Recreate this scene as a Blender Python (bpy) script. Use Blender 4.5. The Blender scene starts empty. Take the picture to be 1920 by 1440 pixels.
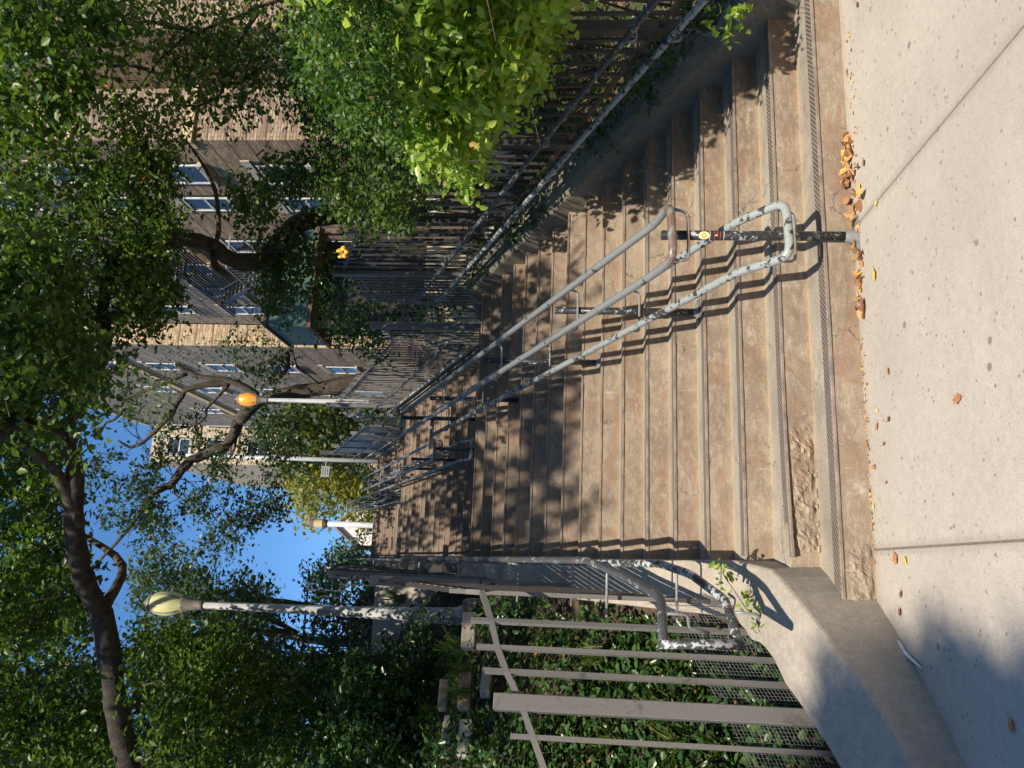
import bpy, math, random
import numpy as np
from mathutils import Vector, Matrix
random.seed(7)
RNG = np.random.default_rng(11)
sc = bpy.context.scene
COL = sc.collection
PI = math.pi

# ------------------------------------------------------------------ camera, sky, sun, exposure
PITCH, ROLL, YAW, CAM_H, CAM_D, FPX = 0.0764612, 0.021753, 0.2285512, 1.6670, 4.5645, 1479.457
_f = np.array([math.sin(YAW)*math.cos(PITCH), math.cos(YAW)*math.cos(PITCH), math.sin(PITCH)])
_r = np.array([math.cos(YAW), -math.sin(YAW), 0.0]); _u = np.cross(_r, _f)
R_ = _r*math.cos(ROLL)+_u*math.sin(ROLL); U_ = -_r*math.sin(ROLL)+_u*math.cos(ROLL); F_ = _f
CAMP = np.array([0.0, -CAM_D, CAM_H])
cam_d = bpy.data.cameras.new('camera'); cam = bpy.data.objects.new('camera', cam_d); COL.objects.link(cam)
cam_d.sensor_width = 36; cam_d.sensor_fit = 'HORIZONTAL'; cam_d.lens = 36*FPX/1920
cam_d.clip_start = 0.05; cam_d.clip_end = 2000
M = Matrix(((-U_[0], R_[0], -F_[0], CAMP[0]), (-U_[1], R_[1], -F_[1], CAMP[1]), (-U_[2], R_[2], -F_[2], CAMP[2]), (0, 0, 0, 1)))
cam.matrix_world = M
sc.camera = cam
SUN = Vector((-0.27, -1.0, 1.06)).normalized()          # direction towards the sun
w = bpy.data.worlds.new('World'); sc.world = w; w.use_nodes = True
nt = w.node_tree; nt.nodes.clear()
sky = nt.nodes.new('ShaderNodeTexSky'); sky.sky_type = 'NISHITA'; sky.sun_disc = False
sky.sun_elevation = math.asin(SUN.z); sky.sun_rotation = math.atan2(SUN.x, SUN.y)
sky.air_density = 1.0; sky.dust_density = 0.3; sky.ozone_density = 4.0; sky.altitude = 50
bg = nt.nodes.new('ShaderNodeBackground'); bg.inputs[1].default_value = 0.12
wo = nt.nodes.new('ShaderNodeOutputWorld')
hs = nt.nodes.new('ShaderNodeHueSaturation'); hs.inputs['Saturation'].default_value = 1.18; hs.inputs['Value'].default_value = 1.0
nt.links.new(sky.outputs[0], hs.inputs['Color']); nt.links.new(hs.outputs[0], bg.inputs[0]); nt.links.new(bg.outputs[0], wo.inputs[0])
sd = bpy.data.lights.new('sun', 'SUN'); sd.energy = 4.3; sd.angle = math.radians(0.5); sd.color = (1.0, 0.90, 0.745)
so = bpy.data.objects.new('sun', sd); COL.objects.link(so); so.location = (-10, -40, 45)
so.rotation_euler = SUN.to_track_quat('Z', 'Y').to_euler()
vs = sc.view_settings; vs.view_transform = 'Standard'; vs.look = 'None'; vs.gamma = 1; vs.exposure = 0.72; vs.use_curve_mapping = False

def at(px, py, s):
    """point seen at photo pixel (px, py), s metres in front of the lens"""
    d = R_*((1440-py)-720)/FPX - U_*(px-960)/FPX + F_
    return CAMP + s*d
def atY(px, py, Y):
    d = R_*((1440-py)-720)/FPX - U_*(px-960)/FPX + F_
    return CAMP + d*((Y-CAMP[1])/d[1])

# ------------------------------------------------------------------ stair profile
R, T = 0.175, 0.38105
L = 3.2
FL = [(0.0, 0.0), (16*T+L, 17*R), (2*(16*T+L), 34*R)]      # (Y of first riser, base Z) of the three flights
def plane(y):
    """height of the nosing line at y"""
    z = 0.0
    for y0, z0 in FL:
        if y < y0: return z0 if y > -1 or z0 > 0 else 0.0
        if y <= y0+16*T: return z0+R+(y-y0)/T*R
    return 51*R
def base(y):
    if y < 0: return 0.0
    return plane(y)

# ------------------------------------------------------------------ node helpers
def newmat(name):
    m = bpy.data.materials.new(name); m.use_nodes = True
    n = m.node_tree.nodes; b = n['Principled BSDF']
    return m, m.node_tree, b
def N(t, kind, **kw):
    n = t.nodes.new(kind)
    for k, v in kw.items():
        if k in n.inputs: n.inputs[k].default_value = v
        else: setattr(n, k, v)
    return n
def ramp(t, fac, stops, interp='LINEAR'):
    r = t.nodes.new('ShaderNodeValToRGB'); r.color_ramp.interpolation = interp
    e = r.color_ramp.elements
    while len(e) < len(stops): e.new(0.5)
    for i, (p, c) in enumerate(stops):
        e[i].position = p; e[i].color = (*c, 1) if len(c) == 3 else c
    t.links.new(fac, r.inputs[0]); return r
def noise(t, vec, scale, detail=4, rough=0.55, dist=0.0):
    n = t.nodes.new('ShaderNodeTexNoise'); n.inputs['Scale'].default_value = scale
    n.inputs['Detail'].default_value = detail; n.inputs['Roughness'].default_value = rough
    n.inputs['Distortion'].default_value = dist
    t.links.new(vec, n.inputs['Vector']); return n
def mix(t, fac, a, b, mode='MIX'):
    m = t.nodes.new('ShaderNodeMix'); m.data_type = 'RGBA'; m.blend_type = mode
    for s, v in ((0, fac), (6, a), (7, b)):
        if hasattr(v, 'is_linked') or hasattr(v, 'links'): t.links.new(v, m.inputs[s])
        elif s == 0: m.inputs[0].default_value = v
        else: m.inputs[s].default_value = (*v, 1) if len(v) == 3 else v
    return m.outputs[2]
def bump(t, b, h, strength=0.3, dist=0.01):
    n = t.nodes.new('ShaderNodeBump'); n.inputs['Strength'].default_value = strength; n.inputs['Distance'].default_value = dist
    t.links.new(h, n.inputs['Height']); t.links.new(n.outputs[0], b.inputs['Normal'])
def wpos(t, scale=(1, 1, 1)):
    g = t.nodes.new('ShaderNodeNewGeometry'); m = t.nodes.new('ShaderNodeMapping'); m.inputs['Scale'].default_value = scale
    t.links.new(g.outputs['Position'], m.inputs[0]); return m.outputs[0]
def math_(t, op, a, b=None):
    n = t.nodes.new('ShaderNodeMath'); n.operation = op
    for i, v in enumerate((a, b)):
        if v is None: continue
        if isinstance(v, (int, float)): n.inputs[i].default_value = v
        else: t.links.new(v, n.inputs[i])
    return n.outputs[0]

def mat_concrete(name, base_c, dark_c, light_c, stain=None, stain_amt=0.5, spots=0.0, bumpd=0.004, sc_=1.0, rough=0.85):
    m, t, b = newmat(name); v = wpos(t)
    n1 = noise(t, v, 1.6*sc_, 6, 0.6); n2 = noise(t, v, 22*sc_, 5, 0.7); n3 = noise(t, v, 140*sc_, 3, 0.6)
    c = mix(t, ramp(t, n1.outputs[0], [(0.32, (0, 0, 0)), (0.68, (1, 1, 1))]).outputs[0], dark_c, base_c)
    c = mix(t, ramp(t, n2.outputs[0], [(0.42, (0, 0, 0)), (0.72, (0.7,)*3)]).outputs[0], c, light_c)
    c = mix(t, ramp(t, n3.outputs[0], [(0.30, (0.55,)*3), (0.5, (0, 0, 0))]).outputs[0], c, tuple(x*0.55 for x in dark_c))
    if stain:
        v2 = wpos(t, (1.3, 0.8, 3.5)); n4 = noise(t, v2, 1.7, 5, 0.6, 0.6)
        f = ramp(t, n4.outputs[0], [(0.52, (0, 0, 0)), (0.66, (stain_amt,)*3)]).outputs[0]
        c = mix(t, f, c, stain)
    if spots:
        vo = t.nodes.new('ShaderNodeTexVoronoi'); vo.inputs['Scale'].default_value = 21; t.links.new(v, vo.inputs['Vector'])
        wn = noise(t, v, 9, 3)
        f = ramp(t, vo.outputs['Distance'], [(0.14, (1, 1, 1)), (0.23, (0, 0, 0))]).outputs[0]
        g = ramp(t, wn.outputs[0], [(0.44, (0, 0, 0)), (0.60, (1, 1, 1))]).outputs[0]
        ff = math_(t, 'MULTIPLY', f, g); ff = math_(t, 'MULTIPLY', ff, spots)
        c = mix(t, ff, c, tuple(x*0.35 for x in base_c))
        vo3 = t.nodes.new('ShaderNodeTexVoronoi'); vo3.inputs['Scale'].default_value = 70; t.links.new(v, vo3.inputs['Vector'])
        f3 = ramp(t, vo3.outputs['Distance'], [(0.16, (.55,)*3), (0.26, (0, 0, 0))]).outputs[0]; f3 = math_(t, 'MULTIPLY', f3, ramp(t, noise(t, v, 17, 3).outputs[0], [(0.45, (0, 0, 0)), (0.55, (1, 1, 1))]).outputs[0])
        c = mix(t, f3, c, tuple(x*0.45 for x in base_c))
        vo2 = t.nodes.new('ShaderNodeTexVoronoi'); vo2.inputs['Scale'].default_value = 3.4; t.links.new(v, vo2.inputs['Vector'])
        f2 = ramp(t, vo2.outputs['Distance'], [(0.055, (0.8,)*3), (0.075, (0, 0, 0))]).outputs[0]
        c = mix(t, f2, c, tuple(x*0.32 for x in base_c))
    if spots:
        nb = noise(t, v, 0.55, 5, 0.6, 0.5); c = mix(t, ramp(t, nb.outputs[0], [(0.42, (0.30,)*3), (0.58, (0, 0, 0))]).outputs[0], c, tuple(x*0.62 for x in base_c))
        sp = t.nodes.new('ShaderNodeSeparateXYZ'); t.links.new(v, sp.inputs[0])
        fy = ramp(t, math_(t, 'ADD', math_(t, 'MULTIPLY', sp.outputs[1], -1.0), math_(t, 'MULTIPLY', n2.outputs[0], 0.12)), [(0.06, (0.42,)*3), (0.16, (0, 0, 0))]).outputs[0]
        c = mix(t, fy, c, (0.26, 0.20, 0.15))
        ax = math_(t, 'ABSOLUTE', math_(t, 'SUBTRACT', math_(t, 'FRACT', math_(t, 'DIVIDE', math_(t, 'SUBTRACT', sp.outputs[0], 0.17-1.893/2), 1.893)), 0.5))
        fj = ramp(t, math_(t, 'ADD', ax, math_(t, 'MULTIPLY', n2.outputs[0], 0.012)), [(0.008, (0.5,)*3), (0.030, (0, 0, 0))]).outputs[0]
        c = mix(t, fj, c, (0.27, 0.225, 0.18))
    t.links.new(c, b.inputs['Base Color']); b.inputs['Roughness'].default_value = rough
    h = math_(t, 'ADD', n2.outputs[0], math_(t, 'MULTIPLY', n3.outputs[0], 0.7)); bump(t, b, h, 0.55, bumpd)
    return m

def mat_step():
    """weathered stair concrete: brown stained riser faces, greyer worn treads, tan dirt line in the corner"""
    m, t, b = newmat('stair_concrete'); v = wpos(t)
    g = t.nodes.new('ShaderNodeNewGeometry'); sx = t.nodes.new('ShaderNodeSeparateXYZ'); t.links.new(g.outputs['Normal'], sx.inputs[0])
    up = ramp(t, sx.outputs[2], [(0.4, (0, 0, 0)), (0.8, (1, 1, 1))]).outputs[0]
    n1 = noise(t, v, 1.3, 7, 0.65); n2 = noise(t, wpos(t, (1, 1, 2.2)), 14, 6, 0.72); n3 = noise(t, v, 120, 3, 0.6)
    ris = mix(t, ramp(t, n1.outputs[0], [(0.35, (0, 0, 0)), (0.65, (1, 1, 1))]).outputs[0], (0.19, 0.145, 0.104), (0.33, 0.265, 0.20))
    ris = mix(t, ramp(t, n2.outputs[0], [(0.45, (0, 0, 0)), (0.75, (0.75,)*3)]).outputs[0], ris, (0.46, 0.39, 0.305))
    v2 = wpos(t, (1.6, 0.6, 1.2)); n4 = noise(t, v2, 1.5, 4, 0.55, 0.3)
    ris = mix(t, ramp(t, n4.outputs[0], [(0.56, (0, 0, 0)), (0.60, (0.42,)*3)]).outputs[0], ris, (0.215, 0.125, 0.075))
    v3 = wpos(t, (30, 1, 2.0)); n5 = noise(t, v3, 1.0, 4, 0.6)
    ris = mix(t, ramp(t, n5.outputs[0], [(0.66, (0, 0, 0)), (0.74, (0.4,)*3)]).outputs[0], ris, (0.66, 0.58, 0.48))
    n7 = noise(t, wpos(t, (0.55, 0.3, 2.4)), 2.3, 3, 0.5, 0.8); n8 = noise(t, wpos(t, (1, 1, 1.6)), 3.3, 8, 0.8, 0.4)
    ris = mix(t, ramp(t, n7.outputs[0], [(0.585, (0, 0, 0)), (0.605, (0.34,)*3)]).outputs[0], ris, (0.235, 0.115, 0.068))
    ris = mix(t, ramp(t, n8.outputs[0], [(0.60, (0, 0, 0)), (0.70, (0.55,)*3)]).outputs[0], ris, (0.60, 0.55, 0.47))
    tr = mix(t, ramp(t, n1.outputs[0], [(0.35, (0, 0, 0)), (0.65, (1, 1, 1))]).outputs[0], (0.27, 0.235, 0.19), (0.41, 0.365, 0.295))
    # dirt line at the back of every tread (2.7 times a metre, from its own local Y)
    o = t.nodes.new('ShaderNodeTexCoord'); so_ = t.nodes.new('ShaderNodeSeparateXYZ'); t.links.new(o.outputs['Object'], so_.inputs[0])
    e = math_(t, 'ADD', so_.outputs[1], math_(t, 'MULTIPLY', n2.outputs[0], 0.03))
    d = ramp(t, e, [(0.285, (0, 0, 0)), (0.385, (0.75,)*3)]).outputs[0]
    tr = mix(t, d, tr, (0.47, 0.355, 0.235))
    zz = math_(t, 'ADD', so_.outputs[2], math_(t, 'MULTIPLY', n2.outputs[0], 0.05))
    ris = mix(t, ramp(t, zz, [(0.0, (0.5,)*3), (0.06, (0, 0, 0))]).outputs[0], ris, (0.44, 0.335, 0.22))
    c = mix(t, up, ris, tr)
    c = mix(t, ramp(t, n3.outputs[0], [(0.30, (0.6,)*3), (0.50, (0, 0, 0))]).outputs[0], c, (0.13, 0.095, 0.07))
    n6 = noise(t, v, 4.2, 7, 0.75, 0.5); c = mix(t, ramp(t, n6.outputs[0], [(0.38, (0.42,)*3), (0.50, (0, 0, 0))]).outputs[0], c, (0.165, 0.13, 0.10))
    vc = t.nodes.new('ShaderNodeTexVoronoi'); vc.feature = 'DISTANCE_TO_EDGE'; vc.inputs['Scale'].default_value = 1.1
    nv = noise(t, v, 5, 4); wv = t.nodes.new('ShaderNodeVectorMath'); wv.operation = 'ADD'; t.links.new(v, wv.inputs[0])
    sv = t.nodes.new('ShaderNodeVectorMath'); sv.operation = 'SCALE'; sv.inputs['Scale'].default_value = 0.25; t.links.new(nv.outputs['Color'], sv.inputs[0]); t.links.new(sv.outputs[0], wv.inputs[1]); t.links.new(wv.outputs[0], vc.inputs['Vector'])
    ck = math_(t, 'MULTIPLY', ramp(t, vc.outputs['Distance'], [(0.0, (1, 1, 1)), (0.006, (0, 0, 0))]).outputs[0], ramp(t, n1.outputs[0], [(0.5, (0, 0, 0)), (0.56, (0.8,)*3)]).outputs[0])
    c = mix(t, ck, c, (0.05, 0.035, 0.028))
    # darker and browner towards the upper flights
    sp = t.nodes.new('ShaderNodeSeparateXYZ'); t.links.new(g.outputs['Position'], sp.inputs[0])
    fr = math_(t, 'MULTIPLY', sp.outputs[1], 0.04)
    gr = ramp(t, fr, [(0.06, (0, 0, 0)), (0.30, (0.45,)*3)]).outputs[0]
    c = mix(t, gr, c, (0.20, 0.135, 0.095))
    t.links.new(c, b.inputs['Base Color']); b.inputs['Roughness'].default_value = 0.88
    h = math_(t, 'ADD', n2.outputs[0], math_(t, 'MULTIPLY', n3.outputs[0], 0.5)); bump(t, b, h, 0.6, 0.006)
    return m

def mat_nosing():
    m, t, b = newmat('ribbed_nosing'); v = wpos(t)
    mp = t.nodes.new('ShaderNodeMapping'); mp.inputs['Rotation'].default_value = (0, 0, 0.75); t.links.new(v, mp.inputs[0])
    br = t.nodes.new('ShaderNodeTexWave'); br.inputs['Scale'].default_value = 13; br.inputs['Distortion'].default_value = 0.3
    t.links.new(mp.outputs[0], br.inputs['Vector'])
    n = noise(t, v, 5, 5); n2 = noise(t, v, 60, 3)
    c = mix(t, ramp(t, n.outputs[0], [(0.35, (0, 0, 0)), (0.7, (1, 1, 1))]).outputs[0], (0.105, 0.083, 0.070), (0.17, 0.138, 0.118))
    f = ramp(t, br.outputs[0], [(0.72, (0, 0, 0)), (0.92, (0.75,)*3)]).outputs[0]
    c = mix(t, f, c, (0.42, 0.37, 0.31))
    c = mix(t, ramp(t, n2.outputs[0], [(0.55, (0, 0, 0)), (0.75, (0.5,)*3)]).outputs[0], c, (0.20, 0.10, 0.055))
    t.links.new(c, b.inputs['Base Color']); b.inputs['Roughness'].default_value = 0.55; b.inputs['Metallic'].default_value = 0.25
    bump(t, b, br.outputs[0], 0.5, 0.003); return m

def mat_paint(name, paint, under, rust, chip=0.5, rustamt=0.6, rough=0.45, sc_=1.0, edge=0.02):
    """chipped paint over darker primer with rust patches"""
    m, t, b = newmat(name); v = wpos(t)
    n1 = noise(t, v, 13*sc_, 8, 0.62, 0.4); n2 = noise(t, v, 3.1*sc_, 5, 0.6); n3 = noise(t, v, 90, 3)
    nn = math_(t, 'ADD', math_(t, 'MULTIPLY', n1.outputs[0], 0.6), math_(t, 'MULTIPLY', n2.outputs[0], 0.4))
    f = ramp(t, nn, [(chip, (0, 0, 0)), (chip+edge, (1, 1, 1))]).outputs[0]
    c = mix(t, f, paint, under)
    r = ramp(t, n2.outputs[0], [(0.70-0.12*rustamt, (0, 0, 0)), (0.74-0.10*rustamt, (0.85,)*3)]).outputs[0]
    c = mix(t, r, c, rust)
    c = mix(t, ramp(t, n3.outputs[0], [(0.3, (0.3,)*3), (0.5, (0, 0, 0))]).outputs[0], c, tuple(x*0.6 for x in under))
    t.links.new(c, b.inputs['Base Color'])
    rr = ramp(t, f, [(0.0, (rough,)*3), (1.0, (min(1, rough+0.3),)*3)]).outputs[0]
    t.links.new(rr, b.inputs['Roughness']); bump(t, b, math_(t, 'SUBTRACT', 1.0, f), 0.35, 0.002)
    return m

def mat_rail_rust():
    m = mat_paint('grey_rail_paint', (0.215, 0.225, 0.225), (0.05, 0.048, 0.047), (0.17, 0.085, 0.05), 0.575, 0.5, 0.35, 0.9); t = m.node_tree; b = t.nodes['Principled BSDF']
    src = b.inputs['Base Color'].links[0].from_socket; v = wpos(t); sp = t.nodes.new('ShaderNodeSeparateXYZ'); t.links.new(v, sp.inputs[0]); n = noise(t, v, 9, 5, 0.65)
    # hands and rain have worn the paint off the lowest bends
    f = ramp(t, math_(t, 'ADD', sp.outputs[1], math_(t, 'MULTIPLY', n.outputs[0], 0.5)), [(0.08, (0.8,)*3), (0.20, (0, 0, 0))]).outputs[0]
    g = ramp(t, noise(t, v, 16, 4, 0.6).outputs[0], [(0.42, (0, 0, 0)), (0.52, (1, 1, 1))]).outputs[0]
    c = mix(t, math_(t, 'MULTIPLY', f, g), src, (0.15, 0.075, 0.045)); t.links.new(c, b.inputs['Base Color']); return m
def mat_simple(name, c1, c2, scale=6, rough=0.7, bumpd=0.0, metallic=0.0, vscale=(1, 1, 1)):
    m, t, b = newmat(name); v = wpos(t, vscale); n = noise(t, v, scale, 6, 0.62)
    c = mix(t, ramp(t, n.outputs[0], [(0.33, (0, 0, 0)), (0.67, (1, 1, 1))]).outputs[0], c1, c2)
    t.links.new(c, b.inputs['Base Color']); b.inputs['Roughness'].default_value = rough; b.inputs['Metallic'].default_value = metallic
    if bumpd: bump(t, b, n.outputs[0], 0.8, bumpd)
    return m

def mat_leaf(name, cols, trans=0.35, rough=0.45, hue_dry=None, dry=0.0):
    """leaf colour from a per-leaf random value; thin and translucent"""
    m, t, b = newmat(name)
    a = t.nodes.new('ShaderNodeAttribute'); a.attribute_name = 'rnd'; a.attribute_type = 'GEOMETRY'
    k = len(cols); stops = [(i/(k-1), c) for i, c in enumerate(cols)]
    c = ramp(t, a.outputs['Fac'], stops).outputs[0]
    if dry > 0:
        a2 = math_(t, 'FRACT', math_(t, 'MULTIPLY', a.outputs['Fac'], 37.7))
        c = mix(t, ramp(t, a2, [(1-dry, (0, 0, 0)), (1-dry+0.005, (1, 1, 1))]).outputs[0], c, hue_dry)
    t.links.new(c, b.inputs['Base Color']); b.inputs['Roughness'].default_value = rough
    tr = t.nodes.new('ShaderNodeBsdfTranslucent'); tc = mix(t, 1.0, c, (1.3, 1.5, 0.45), 'MULTIPLY'); t.links.new(tc, tr.inputs[0])
    mx = t.nodes.new('ShaderNodeMixShader'); mx.inputs[0].default_value = trans
    out = t.nodes['Material Output']
    t.links.new(b.outputs[0], mx.inputs[1]); t.links.new(tr.outputs[0], mx.inputs[2]); t.links.new(mx.outputs[0], out.inputs[0])
    return m

def mat_brick(name, c1, c2, mortar, bw=0.215, bh=0.075, off=0.5, mort=0.010):
    m, t, b = newmat(name); g = t.nodes.new('ShaderNodeNewGeometry'); s = t.nodes.new('ShaderNodeSeparateXYZ'); t.links.new(g.outputs['Position'], s.inputs[0])
    cx = t.nodes.new('ShaderNodeCombineXYZ'); t.links.new(math_(t, 'ADD', s.outputs[0], s.outputs[1]), cx.inputs[0]); t.links.new(s.outputs[2], cx.inputs[1])
    br = t.nodes.new('ShaderNodeTexBrick'); br.offset = off; br.inputs['Scale'].default_value = 1.0
    br.inputs['Brick Width'].default_value = bw; br.inputs['Row Height'].default_value = bh; br.inputs['Mortar Size'].default_value = mort
    br.inputs['Color1'].default_value = (*c1, 1); br.inputs['Color2'].default_value = (*c2, 1); br.inputs['Mortar'].default_value = (*mortar, 1); br.inputs['Bias'].default_value = -0.1
    t.links.new(cx.outputs[0], br.inputs['Vector'])
    n = noise(t, g.outputs['Position'], 0.7, 5); c = mix(t, ramp(t, n.outputs[0], [(0.35, (0.35,)*3), (0.6, (0, 0, 0))]).outputs[0], br.outputs[0], tuple(x*0.5 for x in c1))
    # a thin dark line every few rows
    z = math_(t, 'FRACT', math_(t, 'DIVIDE', s.outputs[2], bh*6)); cs = ramp(t, z, [(0.0, (0.75,)*3), (0.09, (0, 0, 0))], 'CONSTANT').outputs[0]
    c = mix(t, cs, c, tuple(x*0.25 for x in c1))
    t.links.new(c, b.inputs['Base Color']); b.inputs['Roughness'].default_value = 0.9; bump(t, b, br.outputs['Fac'], 0.4, -0.006); return m

MT = {}
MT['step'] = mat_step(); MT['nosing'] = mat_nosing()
MT['lip'] = mat_simple('steel_lip', (0.17, 0.135, 0.115), (0.36, 0.30, 0.25), 8, 0.5, 0.001, 0.3)
MT['walk'] = mat_concrete('sidewalk_concrete', (0.49, 0.435, 0.37), (0.42, 0.37, 0.315), (0.56, 0.50, 0.425), spots=0.85, bumpd=0.003, sc_=0.9)
MT['cheek'] = mat_concrete('cheek_wall_concrete', (0.42, 0.36, 0.295), (0.30, 0.265, 0.225), (0.50, 0.435, 0.355), stain=(0.22, 0.185, 0.15), stain_amt=0.35, bumpd=0.008)
MT['cheekd'] = mat_concrete('shaded_wall_concrete', (0.17, 0.15, 0.115), (0.10, 0.092, 0.068), (0.25, 0.22, 0.17), stain=(0.12, 0.10, 0.07), stain_amt=0.4, bumpd=0.008)  # darker cheek concrete; the deep shade on these walls is in the colour
MT['wallc'] = mat_concrete('retaining_wall_concrete', (0.50, 0.44, 0.37), (0.36, 0.31, 0.26), (0.58, 0.52, 0.44), stain=(0.25, 0.2, 0.16), stain_amt=0.4, bumpd=0.01)
MT['wally'] = mat_concrete('yellow_block', (0.55, 0.45, 0.27), (0.42, 0.34, 0.2), (0.62, 0.52, 0.34), bumpd=0.008)
MT['dirt'] = mat_simple('soil_and_litter', (0.035, 0.026, 0.018), (0.09, 0.062, 0.042), 9, 0.95, 0.03)
MT['filler'] = mat_simple('joint_dirt', (0.13, 0.095, 0.07), (0.24, 0.19, 0.145), 30, 0.95)
MT['road'] = mat_simple('asphalt', (0.045, 0.045, 0.046), (0.07, 0.068, 0.066), 40, 0.9, 0.006)
MT['rail'] = mat_rail_rust()
MT['raild'] = mat_paint('worn_rail_paint', (0.30, 0.325, 0.32), (0.035, 0.035, 0.037), (0.16, 0.07, 0.035), 0.525, 0.3, 0.42, 1.9)
MT['post'] = mat_paint('black_post_paint', (0.022, 0.022, 0.025), (0.32, 0.345, 0.345), (0.06, 0.035, 0.025), 0.565, 0.1, 0.35, 2.6)
MT['railb'] = mat_paint('dark_rail_paint', (0.055, 0.058, 0.062), (0.26, 0.28, 0.28), (0.15, 0.065, 0.035), 0.555, 0.55, 0.4, 2.2)
MT['railw'] = mat_paint('black_and_white_rail_paint', (0.04, 0.04, 0.043), (0.42, 0.44, 0.44), (0.15, 0.065, 0.035), 0.515, 0.4, 0.4, 2.0)
MT['fence'] = mat_paint('fence_paint', (0.155, 0.147, 0.14), (0.085, 0.078, 0.072), (0.14, 0.08, 0.05), 0.56, 0.35, 0.40, 1.0, 0.08)
MT['fenced'] = mat_paint('dark_and_shaded_fence', (0.040, 0.036, 0.034), (0.09, 0.08, 0.075), (0.09, 0.05, 0.03), 0.60, 0.3, 0.35, 1.0, 0.08)  # also stands in for the shade on the left pickets
MT['steel'] = mat_simple('galvanised_steel', (0.16, 0.165, 0.17), (0.27, 0.275, 0.28), 12, 0.6, 0.001, 0.1)
MT['lamp'] = mat_simple('lamp_pole_paint', (0.42, 0.43, 0.44), (0.55, 0.56, 0.57), 5, 0.4, 0.001)
MT['lampd'] = mat_simple('lamp_collar', (0.14, 0.125, 0.115), (0.24, 0.22, 0.2), 14, 0.45, 0.001)
MT['bark'] = mat_simple('bark', (0.025, 0.020, 0.016), (0.105, 0.082, 0.06), 9, 0.95, 0.03, vscale=(1.6, 1.6, 0.45))
MT['barkk'] = mat_simple('black_bark', (0.014, 0.012, 0.010), (0.060, 0.048, 0.037), 9, 0.95, 0.04, vscale=(1.8, 1.8, 0.5))
MT['barkd'] = mat_simple('twig_bark', (0.045, 0.034, 0.026), (0.12, 0.09, 0.07), 14, 0.95, 0.01)
MT['brick'] = mat_brick('tan_brick', (0.24, 0.165, 0.105), (0.50, 0.37, 0.245), (0.15, 0.115, 0.085))
MT['brick2'] = mat_brick('honeycomb_brick', (0.36, 0.255, 0.15), (0.62, 0.48, 0.30), (0.2, 0.14, 0.09), 0.24, 0.12)
MT['brick3'] = mat_brick('grey_brown_brick', (0.20, 0.155, 0.12), (0.36, 0.29, 0.23), (0.14, 0.11, 0.09), 0.30, 0.12)
MT['brick4'] = mat_brick('pale_brick', (0.42, 0.33, 0.22), (0.56, 0.45, 0.30), (0.3, 0.24, 0.17), 0.30, 0.12)
MT['stone'] = mat_simple('sandstone_trim', (0.42, 0.32, 0.17), (0.56, 0.44, 0.25), 3, 0.8, 0.004)
MT['white'] = mat_simple('white_paint', (0.42, 0.42, 0.42), (0.62, 0.62, 0.61), 5, 0.5)
MT['sill'] = mat_simple('grey_sill', (0.36, 0.31, 0.26), (0.46, 0.41, 0.35), 5, 0.8)
MT['dark'] = mat_simple('recess_shade', (0.012, 0.012, 0.013), (0.03, 0.028, 0.026), 2, 0.8)  # near-black colour holds the shade of porch and window recesses
MT['green'] = mat_simple('green_cladding', (0.035, 0.07, 0.04), (0.06, 0.11, 0.068), 2.5, 0.45, 0.002)
MT['wood'] = mat_simple('weathered_wood', (0.08, 0.05, 0.035), (0.17, 0.11, 0.075), 7, 0.8, 0.004, vscale=(0.5, 0.5, 8))
MT['woodl'] = mat_simple('garden_plank', (0.27, 0.19, 0.12), (0.42, 0.31, 0.21), 5, 0.85, 0.004, vscale=(0.6, 0.6, 6))
MT['panel'] = mat_simple('grey_sheet_panel', (0.10, 0.095, 0.09), (0.19, 0.18, 0.17), 2.5, 0.5, 0.002)
MT['strap'] = mat_simple('white_plastic', (0.72, 0.72, 0.70), (0.8, 0.8, 0.79), 9, 0.4)
MT['iron'] = mat_simple('black_iron', (0.02, 0.02, 0.022), (0.045, 0.043, 0.042), 9, 0.5)
MT['pink'] = mat_simple('pink_stucco', (0.55, 0.42, 0.40), (0.78, 0.70, 0.66), 0.9, 0.85)
MT['tile'] = mat_simple('roof_tile_grey', (0.13, 0.11, 0.12), (0.24, 0.2, 0.2), 3, 0.8)
m, t, b = newmat('window_glass'); b.inputs['Base Color'].default_value = (0.03, 0.035, 0.045, 1); b.inputs['Roughness'].default_value = 0.05; b.inputs['Metallic'].default_value = 0.0; b.inputs['Specular IOR Level'].default_value = 0.45; MT['glass'] = m
def mat_globe(name, col, em):
    m, t, b = newmat(name); n = noise(t, wpos(t), 7, 3)
    c = mix(t, n.outputs[0], tuple(x*0.8 for x in col), col)
    t.links.new(c, b.inputs['Base Color']); b.inputs['Roughness'].default_value = 0.22; b.inputs['Subsurface Weight'].default_value = 0.6
    b.inputs['Subsurface Radius'].default_value = (0.1, 0.1, 0.1)
    if em: b.inputs['Emission Color'].default_value = (*col, 1); b.inputs['Emission Strength'].default_value = em
    return m
MT['globe'] = mat_globe('frosted_globe', (0.66, 0.66, 0.36), 0)
MT['globeo'] = mat_globe('orange_globe', (0.95, 0.34, 0.04), 0.25)
MT['stick1'] = mat_simple('sticker_yellow', (0.75, 0.6, 0.12), (0.85, 0.72, 0.2), 60, 0.4)
MT['stick2'] = mat_simple('sticker_orange', (0.75, 0.22, 0.08), (0.8, 0.3, 0.1), 60, 0.4)
MT['stick3'] = mat_simple('sticker_white', (0.7, 0.68, 0.62), (0.8, 0.78, 0.7), 60, 0.4)
MT['stick4'] = mat_simple('sticker_black', (0.02, 0.018, 0.02), (0.03, 0.028, 0.03), 60, 0.4)
MT['stick5'] = mat_simple('sticker_red', (0.5, 0.06, 0.05), (0.6, 0.08, 0.07), 60, 0.4)
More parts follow.
